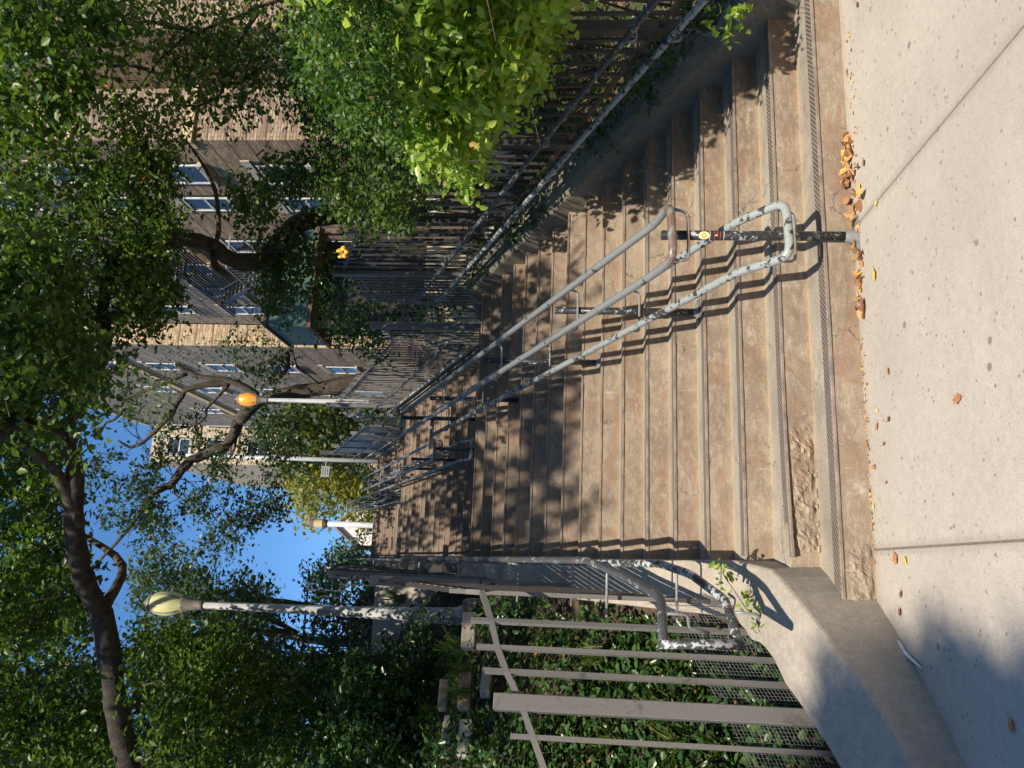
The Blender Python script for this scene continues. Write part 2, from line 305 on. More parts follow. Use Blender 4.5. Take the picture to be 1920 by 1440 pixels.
MT['flower'] = mat_simple('yellow_plastic', (0.72, 0.40, 0.03), (0.85, 0.52, 0.06), 30, 0.4)
MT['fl'] = mat_simple('dry_leaf', (0.34, 0.13, 0.05), (0.55, 0.26, 0.10), 40, 0.7)
MT['fly'] = mat_simple('yellow_leaf', (0.72, 0.42, 0.04), (0.80, 0.60, 0.09), 40, 0.6)
MT['flb'] = mat_simple('brown_leaf', (0.16, 0.07, 0.035), (0.30, 0.14, 0.07), 40, 0.7)
MT['flg'] = mat_simple('yellow_green_leaf', (0.62, 0.56, 0.06), (0.72, 0.68, 0.14), 40, 0.6)
# foliage
MT['lf_can'] = mat_leaf('canopy_leaf', [(0.035, 0.075, 0.018), (0.075, 0.135, 0.032), (0.14, 0.20, 0.05)], 0.36)
MT['lf_cand'] = mat_leaf('dark_canopy_leaf', [(0.03, 0.058, 0.022), (0.05, 0.085, 0.033), (0.075, 0.115, 0.045)], 0.25)
MT['lf_far'] = mat_leaf('far_leaf', [(0.05, 0.085, 0.055), (0.08, 0.12, 0.07), (0.12, 0.16, 0.09)], 0.25, 0.6)
MT['lf_vine'] = mat_leaf('vine_leaf', [(0.15, 0.26, 0.045), (0.25, 0.38, 0.06), (0.40, 0.50, 0.085)], 0.46, 0.35, (0.5, 0.33, 0.08), 0.015)
MT['lf_shrub'] = mat_leaf('shrub_leaf', [(0.04, 0.09, 0.022), (0.08, 0.15, 0.035), (0.15, 0.22, 0.06)], 0.38, 0.4, (0.35, 0.2, 0.07), 0.012)
MT['lf_ivy'] = mat_leaf('ivy_leaf', [(0.022, 0.055, 0.016), (0.038, 0.085, 0.022), (0.075, 0.135, 0.035)], 0.22, 0.3)
MT['lf_yel'] = mat_leaf('autumn_leaf', [(0.14, 0.17, 0.05), (0.24, 0.24, 0.06), (0.38, 0.29, 0.05)], 0.40, 0.6)
MT['lf_dry'] = mat_leaf('dry_twig_leaf', [(0.07, 0.12, 0.035), (0.12, 0.18, 0.05), (0.19, 0.22, 0.08)], 0.35, 0.5, (0.48, 0.22, 0.09), 0.03)
MT['lf_grass'] = mat_leaf('grass_blade', [(0.06, 0.10, 0.025), (0.11, 0.16, 0.04), (0.22, 0.24, 0.07)], 0.35, 0.4)
MT['lf_drift'] = mat_leaf('drift_leaf', [(0.17, 0.075, 0.04), (0.36, 0.17, 0.08), (0.52, 0.30, 0.14), (0.64, 0.40, 0.10)], 0.15, 0.7)
MT['lf_litter'] = mat_leaf('leaf_litter', [(0.10, 0.05, 0.028), (0.22, 0.11, 0.05), (0.40, 0.23, 0.09)], 0.15, 0.7)

# ------------------------------------------------------------------ geometry helpers
class MB:
    def __init__(s): s.v = []; s.f = []; s.sm = []
    def add(s, v, f, smooth=False):
        o = len(s.v); s.v += [tuple(map(float, p)) for p in v]; s.f += [tuple(i+o for i in q) for q in f]; s.sm += [smooth]*len(f); return s
    def box(s, a, b):
        x0, y0, z0 = a; x1, y1, z1 = b
        v = [(x0, y0, z0), (x1, y0, z0), (x1, y1, z0), (x0, y1, z0), (x0, y0, z1), (x1, y0, z1), (x1, y1, z1), (x0, y1, z1)]
        return s.add(v, [(0, 3, 2, 1), (4, 5, 6, 7), (0, 1, 5, 4), (1, 2, 6, 5), (2, 3, 7, 6), (3, 0, 4, 7)])
    def tube(s, pts, r, n=10, caps=True, smooth=True):
        P = [Vector(map(float, p)) for p in pts]; rr = r if hasattr(r, '__len__') else [r]*len(P)
        vs_, fs = [], []; prev = None
        for i, p in enumerate(P):
            d = (P[min(i+1, len(P)-1)]-P[max(i-1, 0)]).normalized()
            if prev is None:
                a = Vector((0, 0, 1)) if abs(d.z) < 0.9 else Vector((1, 0, 0)); x = d.cross(a).normalized()
            else:
                x = (prev-d*prev.dot(d)).normalized()
            prev = x; y = d.cross(x)
            for k in range(n):
                an = 2*PI*(k+0.5)/n; vs_.append(p+(x*math.cos(an)+y*math.sin(an))*rr[i])
        for i in range(len(P)-1):
            for k in range(n):
                a = i*n+k; b_ = i*n+(k+1) % n; fs.append((a, b_, b_+n, a+n))
        s.add(vs_, fs, smooth)
        if caps:
            o = len(s.v)-len(vs_); s.f += [tuple(o+k for k in range(n))[::-1], tuple(o+(len(P)-1)*n+k for k in range(n))]; s.sm += [False, False]
        return s
    def beam(s, a, b_, w_, h_):
        """square bar from a to b_"""
        a = Vector(map(float, a)); b_ = Vector(map(float, b_)); d = (b_-a).normalized()
        up = Vector((0, 0, 1)) if abs(d.z) < 0.95 else Vector((0, 1, 0)); x = d.cross(up).normalized()*w_/2; y = x.cross(d).normalized()*h_/2
        v = [a-x-y, a+x-y, a+x+y, a-x+y, b_-x-y, b_+x-y, b_+x+y, b_-x+y]
        return s.add(v, [(0, 3, 2, 1), (4, 5, 6, 7), (0, 1, 5, 4), (1, 2, 6, 5), (2, 3, 7, 6), (3, 0, 4, 7)])
    def lathe(s, prof, n=16, c=(0, 0, 0), smooth=True):
        v = []; f = []
        for r, z in prof:
            for k in range(n):
                an = 2*PI*k/n; v.append((c[0]+r*math.cos(an), c[1]+r*math.sin(an), c[2]+z))
        for i in range(len(prof)-1):
            for k in range(n):
                a = i*n+k; b_ = i*n+(k+1) % n; f.append((a, b_, b_+n, a+n))
        return s.add(v, f, smooth)
    def mesh(s, name):
        me = bpy.data.meshes.new(name); me.from_pydata(s.v, [], s.f)
        me.polygons.foreach_set('use_smooth', s.sm); me.update(); return me
    def build(s, name, m_, parent=None, mods=None):
        me = s.mesh(name); me.materials.append(m_); return link(name, me, parent)
def link(name, me, parent=None):
    o = bpy.data.objects.new(name, me); COL.objects.link(o)
    if parent is not None: o.parent = parent
    return o
def tag(o, label=None, cat=None, group=None, kind=None):
    if label: o['label'] = label
    if cat: o['category'] = cat
    if group: o['group'] = group
    if kind: o['kind'] = kind
    return o
def empty(name, loc, label=None, cat=None, group=None, kind=None, rz=0):
    o = bpy.data.objects.new(name, None); COL.objects.link(o); o.location = tuple(map(float, loc)); o.rotation_euler = (0, 0, rz)
    o.empty_display_size = 0.2
    return tag(o, label, cat, group, kind)
def place(o, parent):
    """parent keeping world coordinates (parents here are never rotated when this is used)"""
    o.parent = parent; o.location = Vector(o.location)-Vector(parent.location); return o
def bevel(o, w_=0.004, seg=1):
    md = o.modifiers.new('b', 'BEVEL'); md.width = w_; md.segments = seg; md.limit_method = 'ANGLE'; return o

def leaves(name, C, size, mat_, parent=None, up=0.8, kind='hex', spread=None, hang=0.0, rnd=None):
    """one mesh of separate leaves at the points C"""
    n = len(C); C = np.asarray(C, float)
    size = np.asarray(size, float)*np.ones(n)*RNG.uniform(0.65, 1.3, n)
    nr = RNG.normal(size=(n, 3)); nr[:, 2] += up*1.6; nr += np.array([SUN.x, SUN.y, SUN.z])*0.5; nr /= np.linalg.norm(nr, axis=1)[:, None]
    d = RNG.normal(size=(n, 3)); d[:, 2] -= 0.5+hang; d -= nr*(d*nr).sum(1)[:, None]; d /= np.linalg.norm(d, axis=1)[:, None]+1e-9
    s_ = np.cross(nr, d)
    def P(a, b_, c): return C+size[:, None]*(d*a+s_*b_+nr*c)
    if kind == 'hex':
        V = np.stack([P(-.5, 0, 0), P(-.12, .30, .10), P(.22, .22, .08), P(.5, 0, -.08), P(.22, -.22, .08), P(-.12, -.30, .10)], 1).reshape(-1, 3)
        F = np.array([[0, 3, 2, 1], [0, 5, 4, 3]]); k = 6
    else:
        V = np.stack([P(-.5, 0, 0), P(0, .30, .08), P(.5, 0, 0), P(0, -.30, .08)], 1).reshape(-1, 3)
        F = np.array([[0, 1, 2, 3]]); k = 4
    Q = len(F); idx = (F[None]+np.arange(n)[:, None, None]*k).reshape(-1)
    me = bpy.data.meshes.new(name); me.vertices.add(len(V)); me.vertices.foreach_set('co', V.reshape(-1))
    me.loops.add(n*Q*4); me.loops.foreach_set('vertex_index', idx.astype(np.int32))
    me.polygons.add(n*Q); me.polygons.foreach_set('loop_start', np.arange(0, n*Q*4, 4, dtype=np.int32)); me.polygons.foreach_set('loop_total', np.full(n*Q, 4, dtype=np.int32))
    me.update(calc_edges=True)
    a = me.attributes.new('rnd', 'FLOAT', 'FACE')
    rv = RNG.uniform(size=n) if rnd is None else rnd
    a.data.foreach_set('value', np.repeat(rv, Q).astype(np.float32))
    me.materials.append(mat_)
    return link(name, me, parent)

def sprigs(centers, rad, per, leaf, flat=0.7):
    """leaf positions along short twigs round every centre"""
    centers = np.asarray(centers, float); n = len(centers); tw = max(1, per//9)
    base_ = np.repeat(centers, tw, 0)+RNG.normal(size=(n*tw, 3))*np.asarray(rad)*np.array([.55, .55, .55*flat])
    d = RNG.normal(size=(n*tw, 3)); d[:, 2] *= .6; d /= np.linalg.norm(d, axis=1)[:, None]
    out = []
    for i in range(9):
        side = RNG.normal(size=(n*tw, 3))*leaf*0.45
        p = base_+d*leaf*(i-4)*0.62+side; p[:, 2] -= ((i-4)/4.0)**2*leaf*0.6; out.append(p)
    return np.concatenate(out)

def twigs(c, ln, r, parent, n=2):
    """fine twigs running through every leaf clump"""
    b_ = MB()
    for p in c:
        for q in range(n):
            d = RNG.normal(size=3); d[2] *= .5; d /= np.linalg.norm(d); e = RNG.normal(size=3)*ln*.12
            b_.tube([p-d*ln*.9+np.array([0, 0, ln*.15]), p+e, p+d*ln*.7-np.array([0, 0, ln*.12])], [r, r*.6, r*.2], 3, False)
    o = b_.build('twigs', MT['barkd'], parent); o['kind'] = 'stuff'; return o
def inpoly(pts, poly):
    x, y = pts[:, 0], pts[:, 1]; r = np.zeros(len(pts), bool); j = len(poly)-1
    for i in range(len(poly)):
        xi, yi = poly[i]; xj, yj = poly[j]
        c = ((yi > y) != (yj > y)) & (x < (xj-xi)*(y-yi)/((yj-yi) or 1e-9)+xi); r ^= c; j = i
    return r
def clumps(poly, s0, s1, n):
    """n clump centres filling the volume seen through a polygon of the photograph between depths s0 and s1"""
    poly = [tuple(p) for p in poly]; xs = [p[0] for p in poly]; ys = [p[1] for p in poly]; res = []
    while len(res) < n:
        q = np.stack([RNG.uniform(min(xs), max(xs), n*2), RNG.uniform(min(ys), max(ys), n*2)], 1); q = q[inpoly(q, poly)]
        res += [tuple(p) for p in q]
    res = np.array(res[:n]); s = RNG.uniform(s0, s1, n)
    return np.array([at(p[0], p[1], k) for p, k in zip(res, s)])
def proj(P):
    d = np.asarray(P)-CAMP; w_ = d@F_; return 960-FPX*(d@U_)/w_, 1440-(720+FPX*(d@R_)/w_), w_
def clear(c, x, y, r, smax=99):
    """drop clumps that would stand in front of something the photograph shows free"""
    X, Y, S = proj(c); return c[~((np.hypot(X-x, Y-y) < r) & (S < smax))]
def sunny(c, tgt, r):
    """let the sun through to a spot the photograph shows lit"""
    d = np.array(SUN); v = c-np.array(tgt); k = v@d; return c[~((k > 0) & (np.linalg.norm(v-k[:, None]*d, axis=1) < r))]
def blobs(points, n):
    """n clump centres inside ellipsoids ((x,y,z), (rx,ry,rz))"""
    out = []
    for c, r in points:
        v = RNG.normal(size=(n, 3)); v /= np.linalg.norm(v, axis=1)[:, None]; v *= RNG.uniform(0.2, 1, (n, 1))**0.45
        out.append(np.array(c)+v*np.array(r))
    return np.concatenate(out)
def limb(pts, r0, r1, name, mat_, parent, n=9, wob=0.0):
    P = [np.array(p, float) for p in pts]; Q = []
    for i in range(len(P)-1):
        p0, p1, p2, p3 = P[max(i-1, 0)], P[i], P[i+1], P[min(i+2, len(P)-1)]
        for k in range(4):
            t_ = k/4; Q.append(0.5*((2*p1)+(-p0+p2)*t_+(2*p0-5*p1+4*p2-p3)*t_**2+(-p0+3*p1-3*p2+p3)*t_**3))
    Q.append(P[-1]); Q = [q+RNG.normal(size=3)*wob for q in Q]
    rr = [r0+(r1-r0)*i/(len(Q)-1) for i in range(len(Q))]; rr = [r*(1+0.10*RNG.normal()*0.6) for r in rr]
    b_ = MB(); b_.tube(Q, rr, n); return b_.build(name, mat_, parent)
def px(*l): return [at(*p) for p in l]

# ------------------------------------------------------------------ ground, road, sidewalk
X0, X1 = 0.10, 3.80
def garden(x, y):
    z = base(y)
    if y > 24.7: z = 8.6
    if x > X1: return z-0.35 if y > 0 else -0.16
    if x < X0:
        if y <= 0.4: return -0.16 + max(0, (-0.9-x))*0.0
        return z-0.3+min(1.0, max(0, -x-0.5)*0.9)*min(1, y/2.5)
    return z-0.5 if y > 0 else -0.16
xs = sorted(set([-400, -200, -100, -50, -30, -20]+list(np.arange(-14, 16.1, 0.6))+[20, 30, 50, 100, 200, 400]+[-0.45, 0.05, 3.85, 4.15]))
ys = sorted(set([-400, -200, -100, -50, -30, -20, -14, -10, -7, -5, -3, -1]+list(np.arange(0, 27, 0.4))+[0.05, 27.5, 30, 35, 45, 60, 90, 150, 300, 600]))
gv = [(x, y, garden(x, y)) for y in ys for x in xs]; W_ = len(xs)
gf = [(j*W_+i, j*W_+i+1, (j+1)*W_+i+1, (j+1)*W_+i) for j in range(len(ys)-1) for i in range(W_-1)]
g = MB().add(gv, gf, True).build('ground', MT['dirt']); g['kind'] = 'structure'
top = MB().box((-6, 24.9, 8.40), (30, 40, 8.80)).build('upper_street', MT['road']); top['kind'] = 'structure'
rd = MB().add([(-300, -16, -0.12), (300, -16, -0.12), (300, -5.35, -0.12), (-300, -5.35, -0.12)], [(0, 1, 2, 3)]).build('road', MT['road']); rd['kind'] = 'structure'
sw = empty('sidewalk', (0, -2.5, 0), kind='structure')
xj = [0.17+1.893*k for k in range(-7, 8)]
yj = [-5.15, -3.15, -0.004]
place(MB().box((-12, -5.14, -0.115), (12, -0.01, -0.007)).build('joint_filler', MT['filler'], None), sw)
for i in range(len(xj)-1):
    for j in range(2):
        b_ = MB(); nx, ny = 12, 12; x0, x1, y0, y1 = xj[i]+0.004, xj[i+1]-0.004, yj[j]+0.004, yj[j+1]-0.004
        if j == 1:
            pass
        o = MB().box((x0, y0, -0.12), (x1, y1, 0.0)).build('slab', MT['walk'], None); o.location = (0, 0, 0)
        place(o, sw); bevel(o, 0.006, 2)
for k in range(-12, 14):
    if k == -12: kb = empty('kerb', (0, -5.25, 0), kind='structure')
    place(MB().box((k*1.5, -5.34, -0.14), (k*1.5+1.494, -5.16, 0.0)).build('kerb_stone', MT['walk'], None), kb)

# ------------------------------------------------------------------ stairway
st = empty('stairway', (0, 0, 0), kind='structure')
def step_mesh(x0, x1, name, depth=0.52, seed=0, y_front=None):
    rg = np.random.default_rng(seed); nx = 60; b_ = MB(); V = []; F = []
    prof = [(0.0, -0.02), (0.0, 0.05), (0.0, 0.11), (0.0, R-0.012), (0.006, R-0.004), (0.10, R-0.004), (0.25, R-0.004), (depth, R-0.004), (depth, -0.02)]
    for i in range(nx+1):
        x = x0+(x1-x0)*i/nx
        for k, (y, z) in enumerate(prof):
            dy = rg.normal()*0.0015 if k < 5 else 0; dz = rg.normal()*0.001 if 3 < k < 7 else 0
            V.append((x, y+dy, z+dz))
    K = len(prof)
    for i in range(nx):
        for k in range(K-1): F.append((i*K+k, (i+1)*K+k, (i+1)*K+k+1, i*K+k+1))
    F.append(tuple(range(K))[::-1]); F.append(tuple(nx*K+k for k in range(K)))
    b_.add(V, F, False); me = b_.mesh(name); me.materials.append(MT['step']); return me
def nos_mesh(x0, x1, bend=0.0):
    b_ = MB(); nx = 24; V = []; F = []
    prof = [(-0.009, -0.010), (-0.009, 0.0045), (-0.005, 0.008), (0.004, 0.0075), (0.006, 0.0035), (0.012, 0.0035), (0.013, 0.0065), (0.112, 0.0065), (0.113, -0.006), (0.0, -0.012)]
    for i in range(nx+1):
        x = x0+(x1-x0)*i/nx; t_ = max(0, 1-i/7.0)
        for y, z in prof: V.append((x, y-bend*t_**2, z+R-0.004-bend*0.25*t_**2))
    K = len(prof)
    for i in range(nx):
        for k in range(K): F.append((i*K+k, (i+1)*K+k, (i+1)*K+(k+1) % K, i*K+(k+1) % K))
    F.append(tuple(range(K))[::-1]); F.append(tuple(nx*K+k for k in range(K)))
    b_.add(V, F); me = b_.mesh('nosing_strip'); me.materials.append(MT['nosing']); me.materials.append(MT['lip'])
    for i, p in enumerate(me.polygons):
        if i < nx*K and (i % K) in (0, 1, 2, 3, 9): p.material_index = 1
    return me
SM = [step_mesh(X0-0.02, X1+0.02, 'step', seed=i) for i in range(4)]
S1 = step_mesh(-0.45, 5.6, 'step', seed=9); S2 = step_mesh(-0.05, 4.05, 'step', seed=10)
NM = nos_mesh(X0+0.03, X1-0.02); N1 = nos_mesh(-0.10, 5.4); N2 = nos_mesh(0.12, 3.86, 0.035)
for fi, (y0, z0) in enumerate(FL):
    for k in range(17):
        me = SM[(k*3+fi) % 4]; nm = NM
        if fi == 0 and k == 0: me, nm = S1, N1
        if fi == 0 and k == 1: me, nm = S2, N2
        if k == 16 and fi < 3:
            me = step_mesh(X0-0.02, X1+0.02 if fi < 0 else X1+0.3, 'landing', L+0.5 if fi < 2 else 1.2, 20+fi)
        o = link('landing' if k == 16 else 'step', me, st); o.location = (0, y0+k*T, z0+k*R)
        s_ = link('nosing_strip', nm, o)
# crumbling concrete under the bent nosing of the second step, left end
rg = np.random.default_rng(5)
def chunk(c, r, seed, name='chunk'):
    rr = np.random.default_rng(seed); b_ = MB(); n = 7; V = []; F = []
    for j in range(4):
        for k in range(n):
            a = 2*PI*k/n; f = [0.55, 1.0, 0.95, 0.5][j]*rr.uniform(0.75, 1.2)
            V.append((c[0]+r[0]*math.cos(a)*f, c[1]+r[1]*math.sin(a)*f, c[2]+r[2]*(j/1.5-1)*rr.uniform(0.85, 1.1)))
    for j in range(3):
        for k in range(n): F.append((j*n+k, j*n+(k+1) % n, (j+1)*n+(k+1) % n, (j+1)*n+k))
    F.append(tuple(range(n))[::-1]); F.append(tuple(3*n+k for k in range(n)))
    b_.add(V, F); return b_.build(name, MT['step'])
from mathutils import noise as mn
def patch(x0, x1, y, z0, z1, amp, seed, name, parent):
    """broken, flaking face of a riser"""
    nx, nz = int((x1-x0)/0.012), int((z1-z0)/0.012); V = []; F = []
    for i in range(nx+1):
        for j in range(nz+1):
            x = x0+(x1-x0)*i/nx; z = z0+(z1-z0)*j/nz; e = min(i, nx-i, 6)/6*min(j+1, nz-j+1, 3)/3
            q = mn.noise(Vector((x*11+seed, z*14, seed)))+0.6*mn.noise(Vector((x*31, z*37, seed*2)))+.3*mn.noise(Vector((x*80, z*80, seed)))
            q = math.floor(q*5)/5*.6+q*.4
            V.append((x+mn.noise(Vector((x*50, z*50, 3)))*.004, y+0.003-amp*e*(0.45+q*.75), z))
    for i in range(nx):
        for j in range(nz): F.append((i*(nz+1)+j, (i+1)*(nz+1)+j, (i+1)*(nz+1)+j+1, i*(nz+1)+j+1))
    o = MB().add(V, F, False).build(name, MT['step']); return place(o, parent)
rub = empty('broken_step_edge', (0.45, T, R), 'crumbled flaking concrete under the bent nosing of the second step', 'rubble')
patch(0.12, 0.95, T, R+0.005, 2*R-0.035, 0.030, 3, 'flaked_face', rub)
patch(-0.16, 0.22, 0.0, 0.005, R-0.045, 0.026, 8, 'flaked_face', rub)
for i in range(6):
    place(chunk((0.16+i*.09+rg.uniform(-.02, .02), T-0.03, R+.006), (.016+.014*rg.uniform(), .012, .010), 30+i), rub)

# ------------------------------------------------------------------ cheek walls
def strip_wall(name, secs, mat_, label, cat='wall', group=None):
    """secs: list of cross sections, each a list of points (same count), swept into one solid"""
    K = len(secs[0]); V = [p for s_ in secs for p in s_]; F = []
    for i in range(len(secs)-1):
        for k in range(K): F.append((i*K+k, i*K+(k+1) % K, (i+1)*K+(k+1) % K, (i+1)*K+k))
    F.append(tuple(range(K))); F.append(tuple((len(secs)-1)*K+k for k in range(K))[::-1])
    o = MB().add(V, F, False).build(name, mat_); bevel(o, 0.018, 2); return tag(o, label, cat, group)
secs = []
# outside curve: G ground edge, Tt top outer edge, B fence line
G_ = [(-2.6, -1.9, 0), (-1.3, -1.35, 0), (-0.86, -1.02, 0), (-0.62, -0.78, 0), (-0.42, -0.52, 0), (-0.233, -0.25, 0), (-0.135, -0.09, 0), (-0.045, 0.06, 0), (0.035, 0.22, 0), (0.085, 0.36, 0), (0.10, 0.50, 0)]
hT = [0.12, 0.15, 0.19, 0.235, 0.29, 0.36, 0.40, 0.43, 0.455, 0.475, 0.50]
for i, (gx, gy, _) in enumerate(G_):
    a = np.array(G_[min(i+1, len(G_)-1)][:2])-np.array(G_[max(i-1, 0)][:2]); a = a/np.linalg.norm(a); nrm = np.array([-a[1], a[0]])
    wd = 0.52 if i < 7 else 0.48
    p = np.array([gx, gy]); q = p+nrm*0.035; b1 = p+nrm*(wd-0.10); b2 = p+nrm*wd
    secs.append([(p[0], p[1], -0.15), (q[0], q[1], hT[i]), (b1[0], b1[1], hT[i]+0.07), (b2[0], b2[1], hT[i]+0.05), (b2[0], b2[1], -0.15)])
for y in [0.8, 1.5, 3.0, 16*T-0.1, 16*T+0.15, 16*T+L-0.35]:
    z = (plane(y) if y < 16*T else 17*R)+0.13 if y > 0.9 else 0.60
    secs.append([(X0, y, z-1.5), (X0, y, z), (X0-0.30, y, z+0.01), (X0-0.36, y, z), (X0-0.36, y, z-1.5)])
strip_wall('concrete_wall', secs, MT['cheek'], 'low concrete kerb wall curving away left of the bottom steps', 'wall')
def cheek(y0, y1, x0, x1, label, h=0.13, extra=None):
    ss = []
    ysx = [y for y in sorted(set([y0, y1]+[a for f in FL for a in (f[0]-0.05, f[0]+0.05, f[0]+16*T)]+([] if not extra else extra))) if y0 <= y <= y1]
    for y in ysx:
        z = max(plane(y), 0.0)+h
        ss.append([(x0, y, z-1.6), (x0, y, z-0.02), (x0+(x1-x0)*0.2, y, z), (x1, y, z+0.02), (x1, y, z-1.6)])
    if x1 < x0: ss = [s_[::1] for s_ in ss]
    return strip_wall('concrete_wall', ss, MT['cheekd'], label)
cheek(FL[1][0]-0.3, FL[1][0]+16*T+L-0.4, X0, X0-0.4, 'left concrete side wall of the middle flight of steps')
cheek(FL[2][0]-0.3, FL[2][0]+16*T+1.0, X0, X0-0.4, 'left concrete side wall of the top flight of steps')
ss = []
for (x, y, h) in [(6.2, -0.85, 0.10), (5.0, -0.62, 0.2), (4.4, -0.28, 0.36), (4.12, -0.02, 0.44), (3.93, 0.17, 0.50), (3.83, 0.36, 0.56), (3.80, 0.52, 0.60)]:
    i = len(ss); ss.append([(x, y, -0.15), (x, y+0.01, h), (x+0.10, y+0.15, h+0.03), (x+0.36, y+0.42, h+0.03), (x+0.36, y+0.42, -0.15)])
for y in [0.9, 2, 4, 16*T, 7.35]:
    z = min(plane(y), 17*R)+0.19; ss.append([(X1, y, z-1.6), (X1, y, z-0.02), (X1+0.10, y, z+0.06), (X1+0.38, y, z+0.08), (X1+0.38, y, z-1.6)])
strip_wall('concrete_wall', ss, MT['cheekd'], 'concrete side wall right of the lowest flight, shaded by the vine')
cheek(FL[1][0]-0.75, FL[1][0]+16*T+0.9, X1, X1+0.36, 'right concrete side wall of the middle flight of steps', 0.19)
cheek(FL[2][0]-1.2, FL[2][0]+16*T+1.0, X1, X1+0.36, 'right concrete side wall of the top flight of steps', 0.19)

# ------------------------------------------------------------------ handrails
def fillet(pts, r=0.08, n=4):
    P = [Vector(map(float, p)) for p in pts]; out = [P[0]]
    for i in range(1, len(P)-1):
        a, b_, c = P[i-1], P[i], P[i+1]; d1 = (a-b_); d2 = (c-b_); k = min(r, d1.length*0.45, d2.length*0.45)
        p = b_+d1.normalized()*k; q = b_+d2.normalized()*k
        for j in range(n+1):
            t_ = j/n; out.append(p*(1-t_)**2+b_*2*t_*(1-t_)+q*t_**2)
    out.append(P[-1]); return out
CX, HW = 1.975, 0.165
def center_rail(fi, ya, yb, posts, label, lower_first):
    y0, z0 = FL[fi]; root = empty('handrail', (CX, y0, z0), label, 'handrail', 'pipe handrails down the middle of the stairs')
    ln = lambda y, h: z0+R+(y-y0)/T*R+h
    # upper hairpin
    zt = ln(y0-0.15, 0.99)
    up = fillet([(CX+HW, yb, ln(yb, 0.95)-0.05), (CX+HW, y0+0.10, ln(y0+0.10, 0.95)), (CX+HW+0.01, y0-0.16, zt+0.01), (CX-HW-0.01, y0-0.16, zt-0.005), (CX-HW, y0+0.10, ln(y0+0.10, 0.95)), (CX-HW, yb, ln(yb, 0.95)-0.05)], 0.085, 5)
    place(MB().tube(up, 0.0265, 12).build('upper_tube', MT['rail']), root)
    lo = fillet([(CX+HW, yb-0.1, ln(yb-0.1, 0.47)), (CX+HW, y0+0.06, ln(y0+0.06, 0.47)), (CX+HW+0.01, y0-0.20, ln(y0-.2, 0.36)), (CX-HW-0.01, y0-0.22, ln(y0-.22, 0.36)), (CX-HW, y0+0.06, ln(y0+0.06, 0.47)), (CX-HW, yb-0.1, ln(yb-0.1, 0.47))], 0.085, 5)
    place(MB().tube(lo, 0.0265, 12).build('lower_tube', MT['raild']), root)
    for sgn in (-1,):
        # crossbars at the top end
        for h, yy in ((0.95, yb), (0.47, yb-0.1)):
            zz = ln(yy, h)-(0.05 if h > .9 else 0)
            place(MB().tube([(CX-HW, yy, zz), (CX+HW, yy, zz)], 0.0265, 10).build('end_bar', MT['raild']), root)
    for i, (yp, zp) in enumerate(posts):
        yp += y0; zp += z0
        top_ = ln(yp, 1.0) if i or fi else z0+1.15
        p = place(MB().tube([(CX+.02, yp, zp), (CX+.02, yp, top_)], 0.029, 14).build('post', MT['post'] if i else MT['post']), root)
        pl = MB().box((CX-.075, yp-.06, zp), (CX+.115, yp+.06, zp+.008)); pl.lathe([(0.040, 0), (0.038, 0.015), (0.031, 0.022), (0.030, 0.03)], 14, (CX+.02, yp, zp+.008))
        for dx in (-.055, .095):
            for dy in (-.042, .042): pl.tube([(CX+dx, yp+dy, zp+.008), (CX+dx, yp+dy, zp+.022)], 0.008, 6)
        if i == 0 and fi == 0:
            pl = MB().box((CX-.10, yp-.055, zp), (CX+.14, yp+.055, zp+.01)); pl.lathe([(0.046, 0), (0.044, 0.025), (0.034, 0.05), (0.030, 0.06)], 14, (CX+.02, yp, zp+.01))
        pb = pl.build('base_plate', MT['steel'], p)
        pb.location = -Vector(p.location); pb.location = (0, 0, 0)
        for h in (0.95, 0.47):
            if i == 0 and fi >= 0:
                yy = yp; zc = (ln(yp-.1, 0.99) if h > .9 else ln(yp-.15, .39))
                pts = fillet([(CX+HW, yy-.06, zc), (CX+HW-.01, yy-.03, zc-.10), (CX-HW+.01, yy-.03, zc-.10), (CX-HW, yy-.06, zc)], 0.04, 4)
            else:
                zc = ln(yp, h); pts = fillet([(CX+HW, yp-.10, zc-.045), (CX+HW-.005, yp-.04, zc-.13), (CX-HW+.005, yp-.04, zc-.13), (CX-HW, yp-.10, zc-.045)], 0.04, 4)
            place(MB().tube(pts, 0.0095, 8).build('bracket', MT['rail']), root)
    return root, ln
pA = [(-0.06, 0.0), (1.40, 4*R), (3.00, 8*R), (4.88, 13*R), (6.25, 17*R)]
r1, ln1 = center_rail(0, 0, 6.72, pA, 'grey pipe handrail with chipped paint in the middle of the lowest flight', True)
pB = [(-0.10, 0.0), (1.40, 4*R), (3.0, 8*R), (4.88, 13*R), (6.25, 17*R)]
center_rail(1, 0, FL[1][0]+6.7, pB, 'darker pipe handrail in the middle of the second flight', True)
center_rail(2, 0, FL[2][0]+6.9, pB, 'far pipe handrail in the middle of the top flight', True)
# stickers on the first post
cpost = [c for c in r1.children if c.name.startswith('post')][0]
def arc(z0, z1, r, a0, a1, mat_, name, shape=None):
    n = 12; V = []; F = []
    for i in range(n+1):
        a = a0+(a1-a0)*i/n
        if shape == 'round':
            h = (z1-z0)/2*math.sqrt(max(0, 1-(2*i/n-1)**2)); zc = (z0+z1)/2; za, zb = zc-h, zc+h
        else: za, zb = z0, z1
        V += [(CX+.02+r*math.cos(a), -0.06+r*math.sin(a), za), (CX+.02+r*math.cos(a), -0.06+r*math.sin(a), zb)]
    for i in range(n): F.append((2*i, 2*i+2, 2*i+3, 2*i+1))
    o = MB().add(V, F, True).build(name, mat_); o.parent = cpost; o.location = (0, 0, 0)
    if cpost.location.length > 0: o.location = -Vector(cpost.location)-Vector(r1.location)
    return o
ac = -PI/2-0.42
def fixloc(o):
    o.location = (0, 0, 0)
